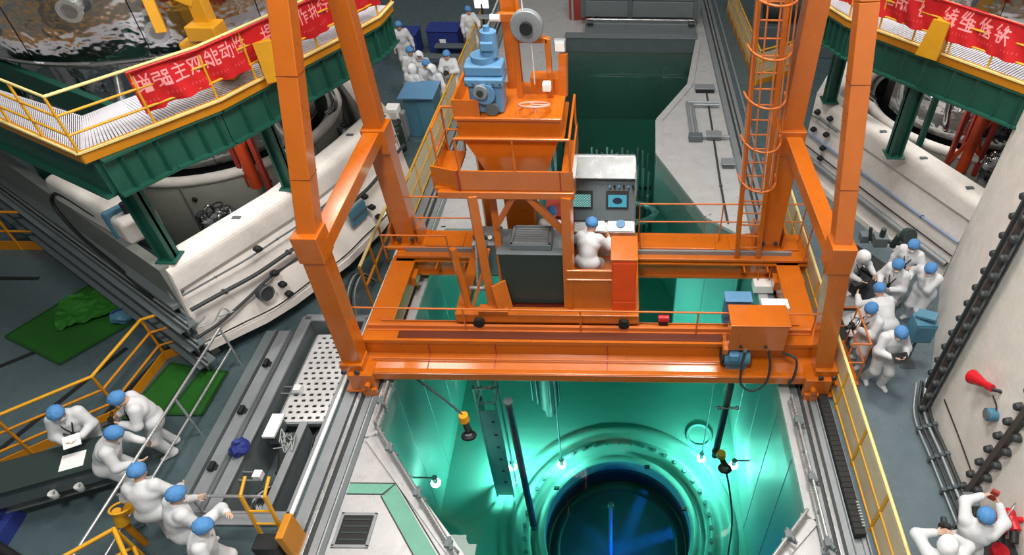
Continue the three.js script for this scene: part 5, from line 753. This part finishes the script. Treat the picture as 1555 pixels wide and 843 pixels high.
// ---------- far end ----------
{
  const c = thing('blue_cabinet', 'blue cabinet with an open front on the far left floor', 'cabinet', -5.9, 0, -17.2); obj('body', rbox(-6.2, -5.35, 0, 1.25, -17.8, -16.9, 0.02), BLUE_GREY, c); obj('top', rbox(-6.3, -5.3, 1.25, 1.3, -17.9, -16.8, 0.01), BLUE, c); obj('door', rbox(-5.8, -5.4, 0.1, 1.15, -16.9, -16.88, 0.004), BLUE_GREY, c);
  const w = thing('white_cabinet', 'narrow white cabinet in front of the blue cabinet', 'cabinet', -6.4, 0, -16.6); obj('body', rbox(-6.6, -6.25, 0, 1.15, -16.8, -16.4, 0.02), PAPER, w); obj('door', rbox(-6.56, -6.29, 0.08, 1.08, -16.4, -16.385, 0.004), CONCRETE, w); obj('side_pad', rbox(-6.25, -6.1, 0.2, 1.0, -16.75, -16.5, 0.05), STEEL_MATTE, w);
  for (const [x, z, l, wd] of [[-8.9, -22.5, 'left', 0.9], [-7.6, -22.8, 'middle', 0.7], [-6.4, -23.2, 'right', 1.1]]) { const b = thing('navy_crate', `navy blue crate on the far left floor, the ${l} of three`, 'crate', x, 0, z); obj('body', rbox(x - wd / 2, x + wd / 2, 0, 0.75, z - 0.4, z + 0.4, 0.03), NAVY, b); obj('lid', rbox(x - wd / 2 - 0.03, x + wd / 2 + 0.03, 0.75, 0.8, z - 0.43, z + 0.43, 0.015), NAVY, b); obj('tag', rbox(x - 0.12, x + 0.1, 0.35, 0.5, z + 0.4, z + 0.41, 0.003), PAPER, b); }
  for (let k = 0; k < 3; k++) { const b = thing('grey_bench', `low dark bench on the far left floor, the ${['nearest', 'middle', 'farthest'][k]} of three`, 'bench', -6.3 + k * 0.1, 0, -20.8 - k * 0.9); const x = -6.3 + k * 0.2, z = -20.6 - k * 0.9; obj('seat', rbox(x - 0.7, x + 0.7, 0.4, 0.46, z - 0.18, z + 0.18, 0.015), GREY_DARK, b); for (const d of [-0.57, 0.57]) obj('leg', rbox(x + d - 0.03, x + d + 0.03, 0, 0.4, z - 0.15, z + 0.15, 0.01), BLACK, b); }
  for (const [k, x, z] of [[0, -6.9, -15.0], [1, -6.7, -15.8], [2, -6.4, -16.2]]) { const b = thing('dark_drum', `dark drum behind the end of the left compartment wall, the ${['nearest', 'middle', 'farthest'][k]} one`, 'drum', x, 0, z); obj('body', lathe([[0.001, 0], [0.26, 0], [0.27, 0.3], [0.26, 0.6], [0.24, 0.86], [0.001, 0.86]], 20).translate(x, 0, z), CABINET, b); obj('rim', new THREE.TorusGeometry(0.25, 0.02, 6, 22).rotateX(Math.PI / 2).translate(x, 0.86, z), BLACK, b); }
  const mon = thing('screen_stand', 'bright screen on a stand among the far left workers', 'screen', -5.0, 0, -23.5); obj('stand', [rod([-5.0, 0, -23.5], [-5.0, 1.5, -23.5], 0.04), rbox(-5.25, -4.75, 0, 0.05, -23.7, -23.3, 0.01)], BLACK, mon); obj('screen', rbox(-5.25, -4.75, 1.35, 1.75, -23.55, -23.48, 0.01), new THREE.MeshStandardMaterial({ color: 0xffffff, emissive: 0xffffff, emissiveIntensity: 0.8 }), mon); obj('shelf', rbox(-5.3, -4.7, 1.1, 1.14, -23.5, -23.1, 0.01), STEEL_MATTE, mon);
  const b = thing('rear_bridge', 'grey steel bridge lying across the far end of the canal', 'bridge', 0.3, 0, -25.5); obj('beam', [rbox(-1.4, 2.8, 0.05, 0.5, -24.9, -24.4, 0.02), rbox(-1.6, 3.0, 0.4, 1.0, -27.5, -25.3, 0.03)], GREY, b); obj('apron', rbox(-2.15, 2.85, -0.5, 0.1, -24.12, -24.06, 0.01), GREY_DARK, b); obj('shade_apron_top', rbox(-2.15, 2.85, 0.07, 0.12, -24.5, -24.04, 0.01), GREY, b); obj('rail', [rod([-1.3, 0.62, -24.5], [2.7, 0.62, -24.5], 0.03), rod([-1.3, 1.1, -25.3], [2.7, 1.1, -25.3], 0.04)], STEEL, b); for (const x of [-1.5, 0.3, 2.8]) obj('stanchion', rbox(x - 0.08, x + 0.08, 0.4, 1.15, -25.4, -25.2, 0.01), GREY_DARK, b); for (const x of [-1.2, 2.6]) obj('roller', rod([x - 0.12, 0.55, -24.35], [x + 0.12, 0.55, -24.35], 0.09, 16), SEAL, b);  // apron and its top: added dark plates that shade the lit canal end
  const rm = thing('red_machine', 'small dark red and white machine at the far left end of the canal', 'machine', -1.4, 0, -26.4); obj('body', [rbox(-2.1, -1.0, 0, 0.9, -27, -26, 0.03)], RED_DARK, rm); obj('hopper', rbox(-1.9, -1.3, 0.9, 1.15, -26.8, -26.2, 0.03), PAPER, rm); obj('leg', [rbox(-2.0, -1.9, 0.0, 1.0, -25.95, -25.85, 0.01), rbox(-1.2, -1.1, 0.0, 1.0, -25.95, -25.85, 0.01)], STEEL_MATTE, rm);
  // pipe bracket and small boxes on the right canal deck
  const pb = thing('deck_pipe', 'square-bent double pipe lying on the pale deck right of the canal', 'pipe', 2.4, 0, -18); for (const d of [0, 0.16]) obj('pipe', rods([[3.1, 0.14, -19.0 + d], [2.1 + d, 0.14, -19.0 + d], [2.1 + d, 0.14, -16.9 - d * 0.3], [3.2, 0.14, -16.9 - d * 0.3]].slice(0, 3 + (d ? 0 : 1)), 0.045, 8), STEEL_MATTE, pb); obj('box', rbox(2.0, 2.4, 0.03, 0.22, -17.0, -16.75, 0.02), GREY_DARK, pb);
  for (const [x, z, s, l] of [[2.75, -20.0, 0.3, 'far dark box on the pale canal deck near the rail'], [2.75, -17.0, 0.2, 'long grey plate on the pale canal deck beside the bent pipe'], [3.0, -15.5, 0.16, 'small dark box on the pale canal deck nearest the gantry']]) { const q = thing('deck_box', l, 'box', x, 0, z); obj('body', rbox(x - s, x + s, 0.02, 0.16, z - 0.14, z + 0.14, 0.02), s > 0.25 ? BLACK : GREY_DARK, q); obj('lid', rbox(x - s - 0.03, x + s + 0.03, 0.16, 0.19, z - 0.17, z + 0.17, 0.01), STEEL_MATTE, q); }
  pipe('deck_conduit', 'pair of dark conduits running along the pale canal deck towards the ladder', 'pipe', [[2.8, 0.05, -19.8], [2.75, 0.05, -17], [2.7, 0.05, -14.5], [2.7, 0.05, -12.8]], 0.03, SEAL, 1);
  const dk = [['far machine of grey tanks behind the yellow stair railing', 6.0, -25], ['grey pump skid at the far right beside the tanks', 7.6, -23.2]];
  for (const [l, x, z] of dk) { const m = thing('tank_skid', l, 'machine', x, 0, z); obj('tank', [rod([x - 0.6, 1.0, z], [x + 0.6, 1.0, z], 0.5, 24), rod([x, 1.4, z], [x, 2.0, z], 0.15, 12)], SEAL, m); obj('base', rbox(x - 0.9, x + 0.9, 0, 0.4, z - 0.5, z + 0.5, 0.03), GREY_DARK, m); obj('pipe', rods([[x - 0.5, 1.4, z + 0.4], [x - 0.5, 2.2, z + 0.4], [x + 0.8, 2.2, z + 0.4], [x + 0.8, 0.3, z + 0.4]], 0.07), GREY, m); }
}
// ---------- people: one continuous body each, in white overalls ----------
const SUIT = [0.6, 0.63, 0.66], SKIN = [0.55, 0.33, 0.24], SHOE = [0.66, 0.7, 0.74];
function field(res, half, centre, prims, k) {   // joins tapered capsules [a, b, ra, rb] smoothly and meshes them
  const mc = new MarchingCubes(res, BLACK, false, false, 90000); mc.isolation = 0;
  const f = mc.field.fill(-10), hs = res / 2, cell = half / hs;
  for (const [a, b, ra, rb, kk] of prims) {
    const K = kk ?? k, R = Math.max(ra, rb) + K + cell * 2, lo = [], hi = [];
    for (let i = 0; i < 3; i++) { lo[i] = Math.max(1, Math.floor((Math.min(a[i], b[i]) - R - centre[i]) / cell + hs)); hi[i] = Math.min(res - 2, Math.ceil((Math.max(a[i], b[i]) + R - centre[i]) / cell + hs)); }
    const dx = b[0] - a[0], dy = b[1] - a[1], dz = b[2] - a[2], L2 = dx * dx + dy * dy + dz * dz || 1e-9;
    for (let z = lo[2]; z <= hi[2]; z++) for (let y = lo[1]; y <= hi[1]; y++) for (let x = lo[0]; x <= hi[0]; x++) {
      const px = (x - hs) * cell + centre[0] - a[0], py = (y - hs) * cell + centre[1] - a[1], pz = (z - hs) * cell + centre[2] - a[2];
      const t = Math.max(0, Math.min(1, (px * dx + py * dy + pz * dz) / L2)), ex = px - t * dx, ey = py - t * dy, ez = pz - t * dz;
      const d = Math.sqrt(ex * ex + ey * ey + ez * ez) - (ra + (rb - ra) * t), i = x + y * res + z * res * res, o = -f[i], h = Math.max(0, K - Math.abs(o - d)) / K;
      f[i] = -(Math.min(o, d) - h * h * K / 4);
    }
  }
  mc.update();
  const n = mc.count, P = new Float32Array(n * 3), N = new Float32Array(n * 3);
  for (let i = 0; i < n * 3; i++) { P[i] = mc.positionArray[i] * half + centre[i % 3]; N[i] = mc.normalArray[i]; }
  const g = new THREE.BufferGeometry(); g.setAttribute('position', new THREE.BufferAttribute(P, 3)); g.setAttribute('normal', new THREE.BufferAttribute(N, 3));
  return g;
}
const dye = (g, fn) => { const p = g.attributes.position, c = new Float32Array(p.count * 3); for (let i = 0; i < p.count; i++) c.set(fn(p.getX(i), p.getY(i), p.getZ(i)), i * 3); g.setAttribute('color', new THREE.BufferAttribute(c, 3)); return g; };
// head: origin at its centre, face towards +z
const HEAD = dye(field(64, 0.17, [0, 0, 0], [
  [[0, 0.03, -0.02], [0, 0.02, 0.015], 0.088, 0.08], [[0, -0.03, 0.02], [0, -0.085, 0.045], 0.062, 0.042], [[-0.035, -0.05, 0.02], [0.035, -0.05, 0.02], 0.05, 0.05], [[0, 0.005, 0.092], [0, -0.03, 0.108], 0.009, 0.014, 0.015],
  [[-0.04, 0.03, 0.078], [0.04, 0.03, 0.078], 0.012, 0.012, 0.02], [[-0.022, -0.062, 0.083], [0.022, -0.062, 0.083], 0.008, 0.008, 0.012], [[-0.082, -0.005, -0.005], [-0.088, 0.025, -0.012], 0.014, 0.018, 0.012], [[0.082, -0.005, -0.005], [0.088, 0.025, -0.012], 0.014, 0.018, 0.012], [[0, -0.07, -0.01], [0, -0.15, -0.025], 0.055, 0.058]], 0.03), (x, y, z) => {
  if (z > 0.07 && Math.abs(y - 0.012) < 0.008 && Math.abs(Math.abs(x) - 0.033) < 0.015) return Math.abs(Math.abs(x) - 0.033) < 0.006 ? [0.02, 0.015, 0.01] : [0.75, 0.72, 0.7];
  if (z > 0.06 && Math.abs(y - 0.038) < 0.006 && Math.abs(Math.abs(x) - 0.035) < 0.022) return [0.03, 0.02, 0.015];
  if (z > 0.07 && Math.abs(y + 0.062) < 0.009 && Math.abs(x) < 0.026) return [0.42, 0.16, 0.14];
  return y > 0.06 && z < 0.06 ? [0.02, 0.016, 0.014] : SKIN;
});
// hand: wrist at the origin, fingers towards -y, palm facing +z, thumb on +x side
function handShape(curl) {
  const pr = [[[-0.022, -0.02, 0], [-0.026, -0.085, 0.002], 0.017, 0.014], [[0, -0.02, 0], [0, -0.09, 0], 0.018, 0.014], [[0.022, -0.02, 0], [0.026, -0.088, 0], 0.018, 0.014], [[0, 0.02, 0], [0, -0.02, 0], 0.026, 0.024]];
  [[-0.03, 0.056, -0.082], [-0.01, 0.075, -0.09], [0.011, 0.08, -0.092], [0.031, 0.07, -0.088]].forEach(([x, len, y0], i) => {
    let p = [x, y0, 0], a = 0.15 + i * 0.02;
    for (let s = 0; s < 3; s++) { a += curl * (s ? 0.75 : 0.55); const l = len * [0.44, 0.31, 0.25][s], q = [p[0] + (x > 0 ? 0.002 : -0.002), p[1] - Math.cos(a) * l, p[2] + Math.sin(a) * l]; pr.push([p, q, 0.0088 - s * 0.0008, 0.0082 - s * 0.0008, 0.004]); p = q; }
  });
  const t = [[0.028, -0.025, 0.006], [0.052, -0.058, 0.02 + curl * 0.01], [0.055, -0.088, 0.03 + curl * 0.02]];
  pr.push([t[0], t[1], 0.014, 0.0105, 0.008], [t[1], t[2], 0.0105, 0.0085, 0.005]);
  return dye(field(64, 0.13, [0, -0.07, 0.03], pr, 0.01), () => [0.6, 0.4, 0.31]);
}
const HANDS = [handShape(0.35), handShape(1.0)];
const BODY = new THREE.MeshStandardMaterial({ color: 0xffffff, vertexColors: true, roughness: 0.75, bumpMap: BUMP, bumpScale: 0.006 });
const CAP = mat(0x4c86c0, { roughness: 0.8, bumpMap: BUMP, bumpScale: 0.004 }), HOOD = mat(0xe2e6ea, { roughness: 0.8 });
function capShape(puff) { const g = new THREE.SphereGeometry(0.118, 28, 18), p = g.attributes.position; for (let i = 0; i < p.count; i++) { let x = p.getX(i), y = p.getY(i), z = p.getZ(i); const n = 1 + puff * (0.08 * noise.noise(x * 30, y * 30, z * 30) + 0.04 * Math.sin(Math.atan2(z, x) * 16) * (y < 0.02 ? 1 : 0.2)); if (y < -0.07) { x *= 0.9; z *= 0.9; y = -0.07 + (y + 0.07) * 0.25; } if (z > 0.06 && y < 0.01) { z = 0.06 + (z - 0.06) * 0.2; y = 0.01 + (y - 0.01) * 0.25; } p.setXYZ(i, x * n * 1.0, y * n, z * n * 1.12); } g.computeVertexNormals(); return g.translate(0, 0.045, -0.022); }
const CAPS = [capShape(1), capShape(0.6)];
const MASK = (() => { const g = new THREE.SphereGeometry(0.075, 18, 10, 0, Math.PI * 2, 0, Math.PI / 2).rotateX(Math.PI / 2).scale(0.92, 0.72, 0.62); return g.translate(0, -0.05, 0.068); })();
const HOODG = (() => { const g = new THREE.SphereGeometry(0.145, 26, 18), p = g.attributes.position; for (let i = 0; i < p.count; i++) { const x = p.getX(i), y = p.getY(i), z = p.getZ(i), n = 1 + 0.06 * noise.noise(x * 18, y * 18, z * 18); p.setXYZ(i, x * n * (y < 0 ? 0.9 : 0.88), y * n * 1.12, (z > 0.07 && Math.abs(x) < 0.07 && y > -0.09 && y < 0.07 ? 0.07 : z * n)); } g.computeVertexNormals(); return g.translate(0, 0.005, -0.005); })();
const mid = (a, b, t = 0.5) => a.map((v, i) => lerp(v, b[i], t));
function joint(a, b, l1, l2, pole) {   // the elbow or knee between a and b, bent towards pole; also where the hand or foot ends up
  const A0 = V(...a), B0 = V(...b), d = B0.clone().sub(A0), L = Math.min(d.length(), (l1 + l2) * 0.985); d.normalize();
  const end = A0.clone().addScaledVector(d, L), x = (l1 * l1 - l2 * l2 + L * L) / (2 * L), h = Math.sqrt(Math.max(0, l1 * l1 - x * x)), p = V(...pole); p.addScaledVector(d, -p.dot(d)).normalize();
  return [A0.addScaledVector(d, x).addScaledVector(p, h).toArray(), end.toArray()];
}
function person(label, x, z, face, o = {}) {
  const { y = 0, s = 1, lean = 0.08, side = 0, L = [0.3, 0.85, 0.12], R = [-0.3, 0.85, 0.12], nod = 0.25, turn = 0, feet = [[0.12, 0.04], [-0.12, -0.04]], drop = 0, cap = 'cap', far = false, mask = true, strap = false, grip = 0, group } = o;
  const t = thing('person', label, 'person', x, y, z, face, group); t.scale.setScalar(s);
  const pel = [0, 0.92 - drop, -lean * 0.12], dir = V(Math.sin(side), Math.cos(lean) * Math.cos(side), Math.sin(lean)).normalize(), up1 = (l) => [pel[0] + dir.x * l, pel[1] + dir.y * l, pel[2] + dir.z * l];
  const chest = up1(0.34), neck = up1(0.52), sh = up1(0.455), hd = nod + lean * 0.6;
  const hc = [neck[0], neck[1] + 0.145 * Math.cos(hd), neck[2] + 0.03 + 0.145 * Math.sin(hd)];
  const sL = [sh[0] + 0.175, sh[1], sh[2]], sR = [sh[0] - 0.175, sh[1], sh[2]];
  const [eL, hL] = joint(sL, L, 0.29, 0.25, [0.7, -0.5, -0.6]), [eR, hR] = joint(sR, R, 0.29, 0.25, [-0.7, -0.5, -0.6]);
  const hipL = [pel[0] + 0.09, pel[1] - 0.02, pel[2]], hipR = [pel[0] - 0.09, pel[1] - 0.02, pel[2]];
  const fL = [feet[0][0], 0.085, feet[0][1]], fR = [feet[1][0], 0.085, feet[1][1]], [kL, aL] = joint(hipL, fL, 0.43, 0.43, [0.1, 0, 1]), [kR, aR] = joint(hipR, fR, 0.43, 0.43, [-0.1, 0, 1]);
  const pr = [
    [hipL, hipR, 0.155, 0.155], [pel, chest, 0.17, 0.16], [[chest[0] - 0.08, chest[1], chest[2]], [chest[0] + 0.08, chest[1], chest[2]], 0.15, 0.15], [up1(0.2), [up1(0.2)[0], up1(0.2)[1], up1(0.2)[2] + 0.03], 0.172, 0.155],
    [mid(sL, sR, 0.08), mid(sR, sL, 0.08), 0.082, 0.082], [up1(0.46), neck, 0.085, 0.066], [up1(0.42), [up1(0.42)[0], up1(0.42)[1], up1(0.42)[2] - 0.05], 0.1, 0.09],
    [sL, eL, 0.092, 0.074], [eL, mid(hL, eL, 0.08), 0.074, 0.055], [sR, eR, 0.092, 0.074], [eR, mid(hR, eR, 0.08), 0.074, 0.055],
    [hipL, kL, 0.128, 0.098], [kL, aL, 0.1, 0.08], [hipR, kR, 0.128, 0.098], [kR, aR, 0.1, 0.08],
    [[aL[0], 0.055, aL[2] - 0.03], [aL[0] + 0.03, 0.045, aL[2] + 0.16], 0.052, 0.042], [[aR[0], 0.055, aR[2] - 0.03], [aR[0] - 0.03, 0.045, aR[2] + 0.16], 0.052, 0.042]];
  const b = dye(field(far ? 84 : 124, 0.98, [0, 0.92, lean * 0.2], pr, 0.05), (px, py) => (py < 0.12 ? SHOE : SUIT));
  // loose folds of the overall
  { const p = b.attributes.position, n = b.attributes.normal; for (let i = 0; i < p.count; i++) { const a = p.getX(i), c = p.getY(i), e = p.getZ(i), w = 0.02 * noise.noise(a * 13 + x * 3, c * 22, e * 13 + z) + 0.013 * noise.noise(a * 30, c * 40 + x, e * 30); p.setXYZ(i, a + n.getX(i) * w, c + n.getY(i) * w, e + n.getZ(i) * w); } b.computeVertexNormals(); }
  const headM = new THREE.Matrix4().makeRotationFromEuler(new THREE.Euler(hd, turn, side * 0.5, 'YXZ')).setPosition(...hc);
  const hands = [[hL, eL, 1], [hR, eR, -1]].map(([h, e, k]) => {
    const g = HANDS[grip].clone(); if (k > 0) { g.scale(-1, 1, 1); const p = g.attributes.position.array, n = g.attributes.normal.array; for (let i = 0; i < p.length; i += 9) for (let c = 0; c < 3; c++) { let q = p[i + 3 + c]; p[i + 3 + c] = p[i + 6 + c]; p[i + 6 + c] = q; q = n[i + 3 + c]; n[i + 3 + c] = n[i + 6 + c]; n[i + 6 + c] = q; } }
    const dy = V(...e).sub(V(...h)).normalize(), zz = V(-k * 0.9, 0.1, 0.3); zz.addScaledVector(dy, -zz.dot(dy)).normalize(); const xx = dy.clone().cross(zz);
    return g.applyMatrix4(new THREE.Matrix4().makeBasis(xx, dy, zz).setPosition(...h));
  });
  const g = mergeGeometries([b, HEAD.clone().applyMatrix4(headM), ...hands].map((q) => { q.computeVertexNormals(); return q; }));
  g.setAttribute('uv', new THREE.BufferAttribute(new Float32Array(g.attributes.position.count * 2).map((_, i) => g.attributes.position.array[(i >> 1) * 3 + (i & 1)]), 2));
  mesh('body', g, BODY, t);
  const on = (name, geo, m) => { const q = mesh(name, geo, m, t); q.applyMatrix4(headM); return q; };
  if (cap === 'hood') on('hood', HOODG, HOOD); else on('cap', CAPS[cap === 'tight' ? 1 : 0], CAP);
  if (mask) on('mask', MASK, PAPER);
  if (!far) {
    const c0 = up1(0.5), zf = 0.17;
    if (strap) mesh('lanyard', join([hose([[c0[0] + 0.08, c0[1], c0[2] - 0.02], [c0[0] + 0.07, c0[1] - 0.12, c0[2] + 0.13], [c0[0], c0[1] - 0.3, c0[2] + zf + lean * 0.02]], 0.011, 14, 5), hose([[c0[0] - 0.08, c0[1], c0[2] - 0.02], [c0[0] - 0.07, c0[1] - 0.12, c0[2] + 0.13], [c0[0], c0[1] - 0.3, c0[2] + zf + lean * 0.02]], 0.011, 14, 5), rbox(-0.035, 0.035, -0.05, 0.05, -0.006, 0.006, 0.004).translate(c0[0], c0[1] - 0.34, c0[2] + zf)]), BLACK, t);
    mesh('zip', bar([up1(0.05)[0], up1(0.05)[1], up1(0.05)[2] + 0.178], [up1(0.44)[0], up1(0.44)[1], up1(0.44)[2] + 0.142], 0.012, 0.01), CABLE_GREY, t);
  }
  t.userData.hands = [hL, hR]; return t;
}
// a point between or at a person's hands, in the world
const held = (t, k) => { t.updateMatrixWorld(); const [l, r] = t.userData.hands; return V(...(k === 'both' ? mid(l, r) : k === 'l' ? l : r)).applyMatrix4(t.matrixWorld); };
const carry = (name, label, cat, t, k, dy, dz, build) => { const p = held(t, k), f = t.rotation.y, o = thing(name, label, cat, p.x + Math.sin(f) * dz, p.y + dy, p.z + Math.cos(f) * dz, f); build(o); return o; };
const part = (o, name, g, m) => { const q = new THREE.Mesh(metres(join(g)), m); q.name = numbered(name); q.castShadow = q.receiveShadow = true; o.add(q); return q; };
const cameraThing = (label, t, k = 'both', dy = 0.03, dz = 0.1) => carry('camera', label, 'camera', t, k, dy, dz, (o) => { part(o, 'body', [rbox(-0.075, 0.075, -0.05, 0.05, -0.035, 0.035, 0.012), rbox(-0.03, 0.03, 0.05, 0.075, -0.03, 0.03, 0.008)], BLACK); part(o, 'lens', rod([0, 0, 0.03], [0, 0, 0.13], 0.042, 16), CABLE); part(o, 'strap', hose([[-0.07, 0.04, 0], [-0.05, 0.15, -0.08], [0.05, 0.15, -0.08], [0.07, 0.04, 0]], 0.008, 16, 5), BLACK); });
const tablet = (label, t, m = SEAL, w = 0.26, dz = 0.06) => carry('tablet', label, 'tablet', t, 'both', 0.03, dz, (o) => { const b = part(o, 'case', rbox(-w / 2, w / 2, -0.008, 0.008, -0.1, 0.1, 0.006), m); b.rotation.x = 0.45; const s = part(o, 'screen', rbox(-w / 2 + 0.015, w / 2 - 0.015, 0.008, 0.011, -0.085, 0.085, 0.001), m === PAPER ? PAPER : BLACK); s.rotation.x = 0.45; });
const PI = Math.PI;
// left floor
const a1 = person('person in white overalls and blue cap behind the dark work table reading a sheet', -8.75, -6.05, 0.5, { L: [0.12, 1.12, 0.36], R: [-0.1, 1.12, 0.36], nod: 0.5, strap: true, lean: 0.15 });
tablet('white sheet on a board held over the dark work table', a1, PAPER, 0.24);
person('person in white overalls bending over between the work table and the handrail', -7.95, -5.5, 1.9, { lean: 0.5, L: [0.2, 0.95, 0.45], R: [-0.2, 0.95, 0.42], nod: 0.4, drop: 0.02 });
const a3 = person('person in white overalls holding a small camera beside the green mat at the stainless handrail', -7.75, -6.3, -0.9, { L: [0.1, 1.15, 0.34], R: [-0.12, 1.15, 0.34], nod: 0.45, strap: true, lean: 0.18 });
cameraThing('small black camera held by the person at the stainless handrail', a3);
person('person in white overalls seen from behind next to the yellow hand valve', -6.85, -4.72, 3.3, { lean: 0.3, L: [0.3, 0.95, 0.3], R: [-0.3, 0.95, 0.3], nod: 0.3 });
person('person in white overalls at the near pit end, between two colleagues', -6.25, -4.42, 2.5, { lean: 0.25, L: [0.25, 1.0, 0.34], R: [-0.25, 0.95, 0.34], nod: 0.3 });
person('person in white overalls raising a hand beside the yellow pit ladder', -5.75, -4.05, 1.9, { lean: 0.3, L: [0.2, 1.45, 0.44], R: [-0.25, 0.95, 0.3], nod: 0.3 });
// right walkway
const b1 = person('person in a white hood bending over the black bench beside the gantry leg', 4.78, -10.15, 0.5, { cap: 'hood', lean: 0.35, L: [0.3, 1.05, 0.42], R: [-0.05, 1.0, 0.4], nod: 0.5, strap: true });
carry('black_bag', 'black shoulder bag of the hooded person by the bench', 'bag', b1, 'r', -0.12, 0.0, (o) => { part(o, 'pouch', rbox(-0.2, 0.2, -0.14, 0.12, -0.07, 0.07, 0.03), BLACK); part(o, 'flap', rbox(-0.2, 0.2, 0.02, 0.13, 0.06, 0.09, 0.015), CABLE); });
person('person in white overalls and blue cap nearest to the dark dial of the valve block', 6.05, -10.3, -0.7, { L: [0.2, 1.2, 0.3], nod: 0.3, strap: true, lean: 0.12 });
person('person in white overalls with a black lanyard, middle of the bench group', 5.6, -9.7, -0.9, { L: [0.1, 1.1, 0.32], R: [-0.14, 1.1, 0.32], nod: 0.4, strap: true, lean: 0.15 });
person('person in white overalls holding a hand to the face beside the tall right wall', 6.22, -9.62, -0.9, { L: [0.04, 1.4, 0.22], R: [-0.3, 1.1, 0.2], nod: 0.5, lean: 0.15 });
person('person in white overalls bending far forward, back to the camera', 5.15, -8.75, 3.35, { lean: 0.95, L: [0.25, 1.0, 0.66], R: [-0.3, 0.95, 0.62], nod: 0.1, drop: 0.02, feet: [[0.14, 0.05], [-0.14, -0.15]] });
const b6 = person('person in white overalls aiming a black camera beside the yellow railing', 4.78, -8.45, -1.2, { L: [0.08, 1.2, 0.38], R: [-0.1, 1.2, 0.38], nod: 0.4, strap: true, lean: 0.2 });
cameraThing('black camera held by the person beside the yellow railing', b6);
const b7 = person('person in white overalls standing alone on the walkway reading a grey tablet', 4.95, -7.95, 0.15, { L: [0.13, 1.16, 0.34], R: [-0.13, 1.16, 0.34], nod: 0.55, lean: 0.1, feet: [[0.1, 0.1], [-0.14, -0.1]] });
tablet('grey tablet held by the person standing alone on the walkway', b7, SEAL, 0.3);
const b8 = person('person in white overalls at the bottom right reaching up to the wall with both hands', 5.02, -4.32, 2.5, { L: [0.1, 1.5, 0.46], R: [-0.12, 1.5, 0.46], nod: 0.1, lean: 0.1 });
carry('brown_case', 'small brown case held up by the person at the bottom right', 'case', b8, 'both', 0.04, 0.06, (o) => { part(o, 'body', rbox(-0.05, 0.05, -0.09, 0.12, -0.025, 0.025, 0.01), RED_DARK); part(o, 'lens_window', rbox(-0.03, 0.03, 0.05, 0.09, 0.025, 0.03, 0.003), BLACK); });
const b9 = person('person in a white hood with a camera at the bottom edge beside the yellow railing', 4.38, -3.88, 2.9, { cap: 'hood', L: [0.1, 1.5, 0.3], R: [-0.12, 1.5, 0.3], nod: 0.2 });
cameraThing('black camera held high by the hooded person at the bottom edge', b9);
// on the trolley
person('person in white overalls and blue cap working at the control console on the trolley', -0.6, -9.42, 2.9, { y: 1.12, s: 1.02, L: [0.2, 0.9, 0.5], R: [-0.28, 0.85, 0.48], lean: 0.5, nod: 0.3, drop: 0.24 });
person('person in a blue cap half hidden behind the dark cabinet on the trolley', -1.32, -9.75, 3.0, { y: 1.12, s: 0.9, L: [0.2, 1.0, 0.35], R: [-0.2, 1.0, 0.35], lean: 0.25, nod: 0.3 });
// far end
const FAR = [
  ['person in white standing alone far off before the navy crates', -7.35, -21.3, 0.3, { cap: 'tight', L: [0.34, 0.85, 0.1] }],
  ['person in white at the back left of the far group, arms close', -6.55, -19.3, 0.9, { cap: 'tight' }],
  ['person in white second from the back in the far group', -6.15, -19.05, 0.3, { cap: 'hood' }],
  ['person in a white hood, back turned, right behind the far blue cabinet', -6.15, -17.95, 2.8, { cap: 'hood' }],
  ['person in white in the middle of the far group, arms raised to the chest', -5.8, -18.45, 0.2, { cap: 'tight', L: [0.12, 1.15, 0.3], R: [-0.12, 1.15, 0.3] }],
  ['person in a white hood at the front right of the far group', -5.5, -18.15, -0.5, { cap: 'hood' }],
  ['person in white by the far yellow railing with a small black camera', -5.3, -19.1, 0.0, { cap: 'tight', L: [0.1, 1.15, 0.34], R: [-0.12, 1.15, 0.34] }],
  ['person in white farthest off below the bright screen', -5.35, -22.7, 0.6, { cap: 'tight', L: [0.2, 1.1, 0.4] }]];
FAR.forEach(([l, x, z, f, o], i) => { const q = person(l, x, z, f, { ...o, far: true, mask: false }); if (i === 6) cameraThing('small black camera held by the far person at the yellow railing', q); });
scene.traverse((o) => { delete o.userData.hands; });
renderer.render(scene, camera);
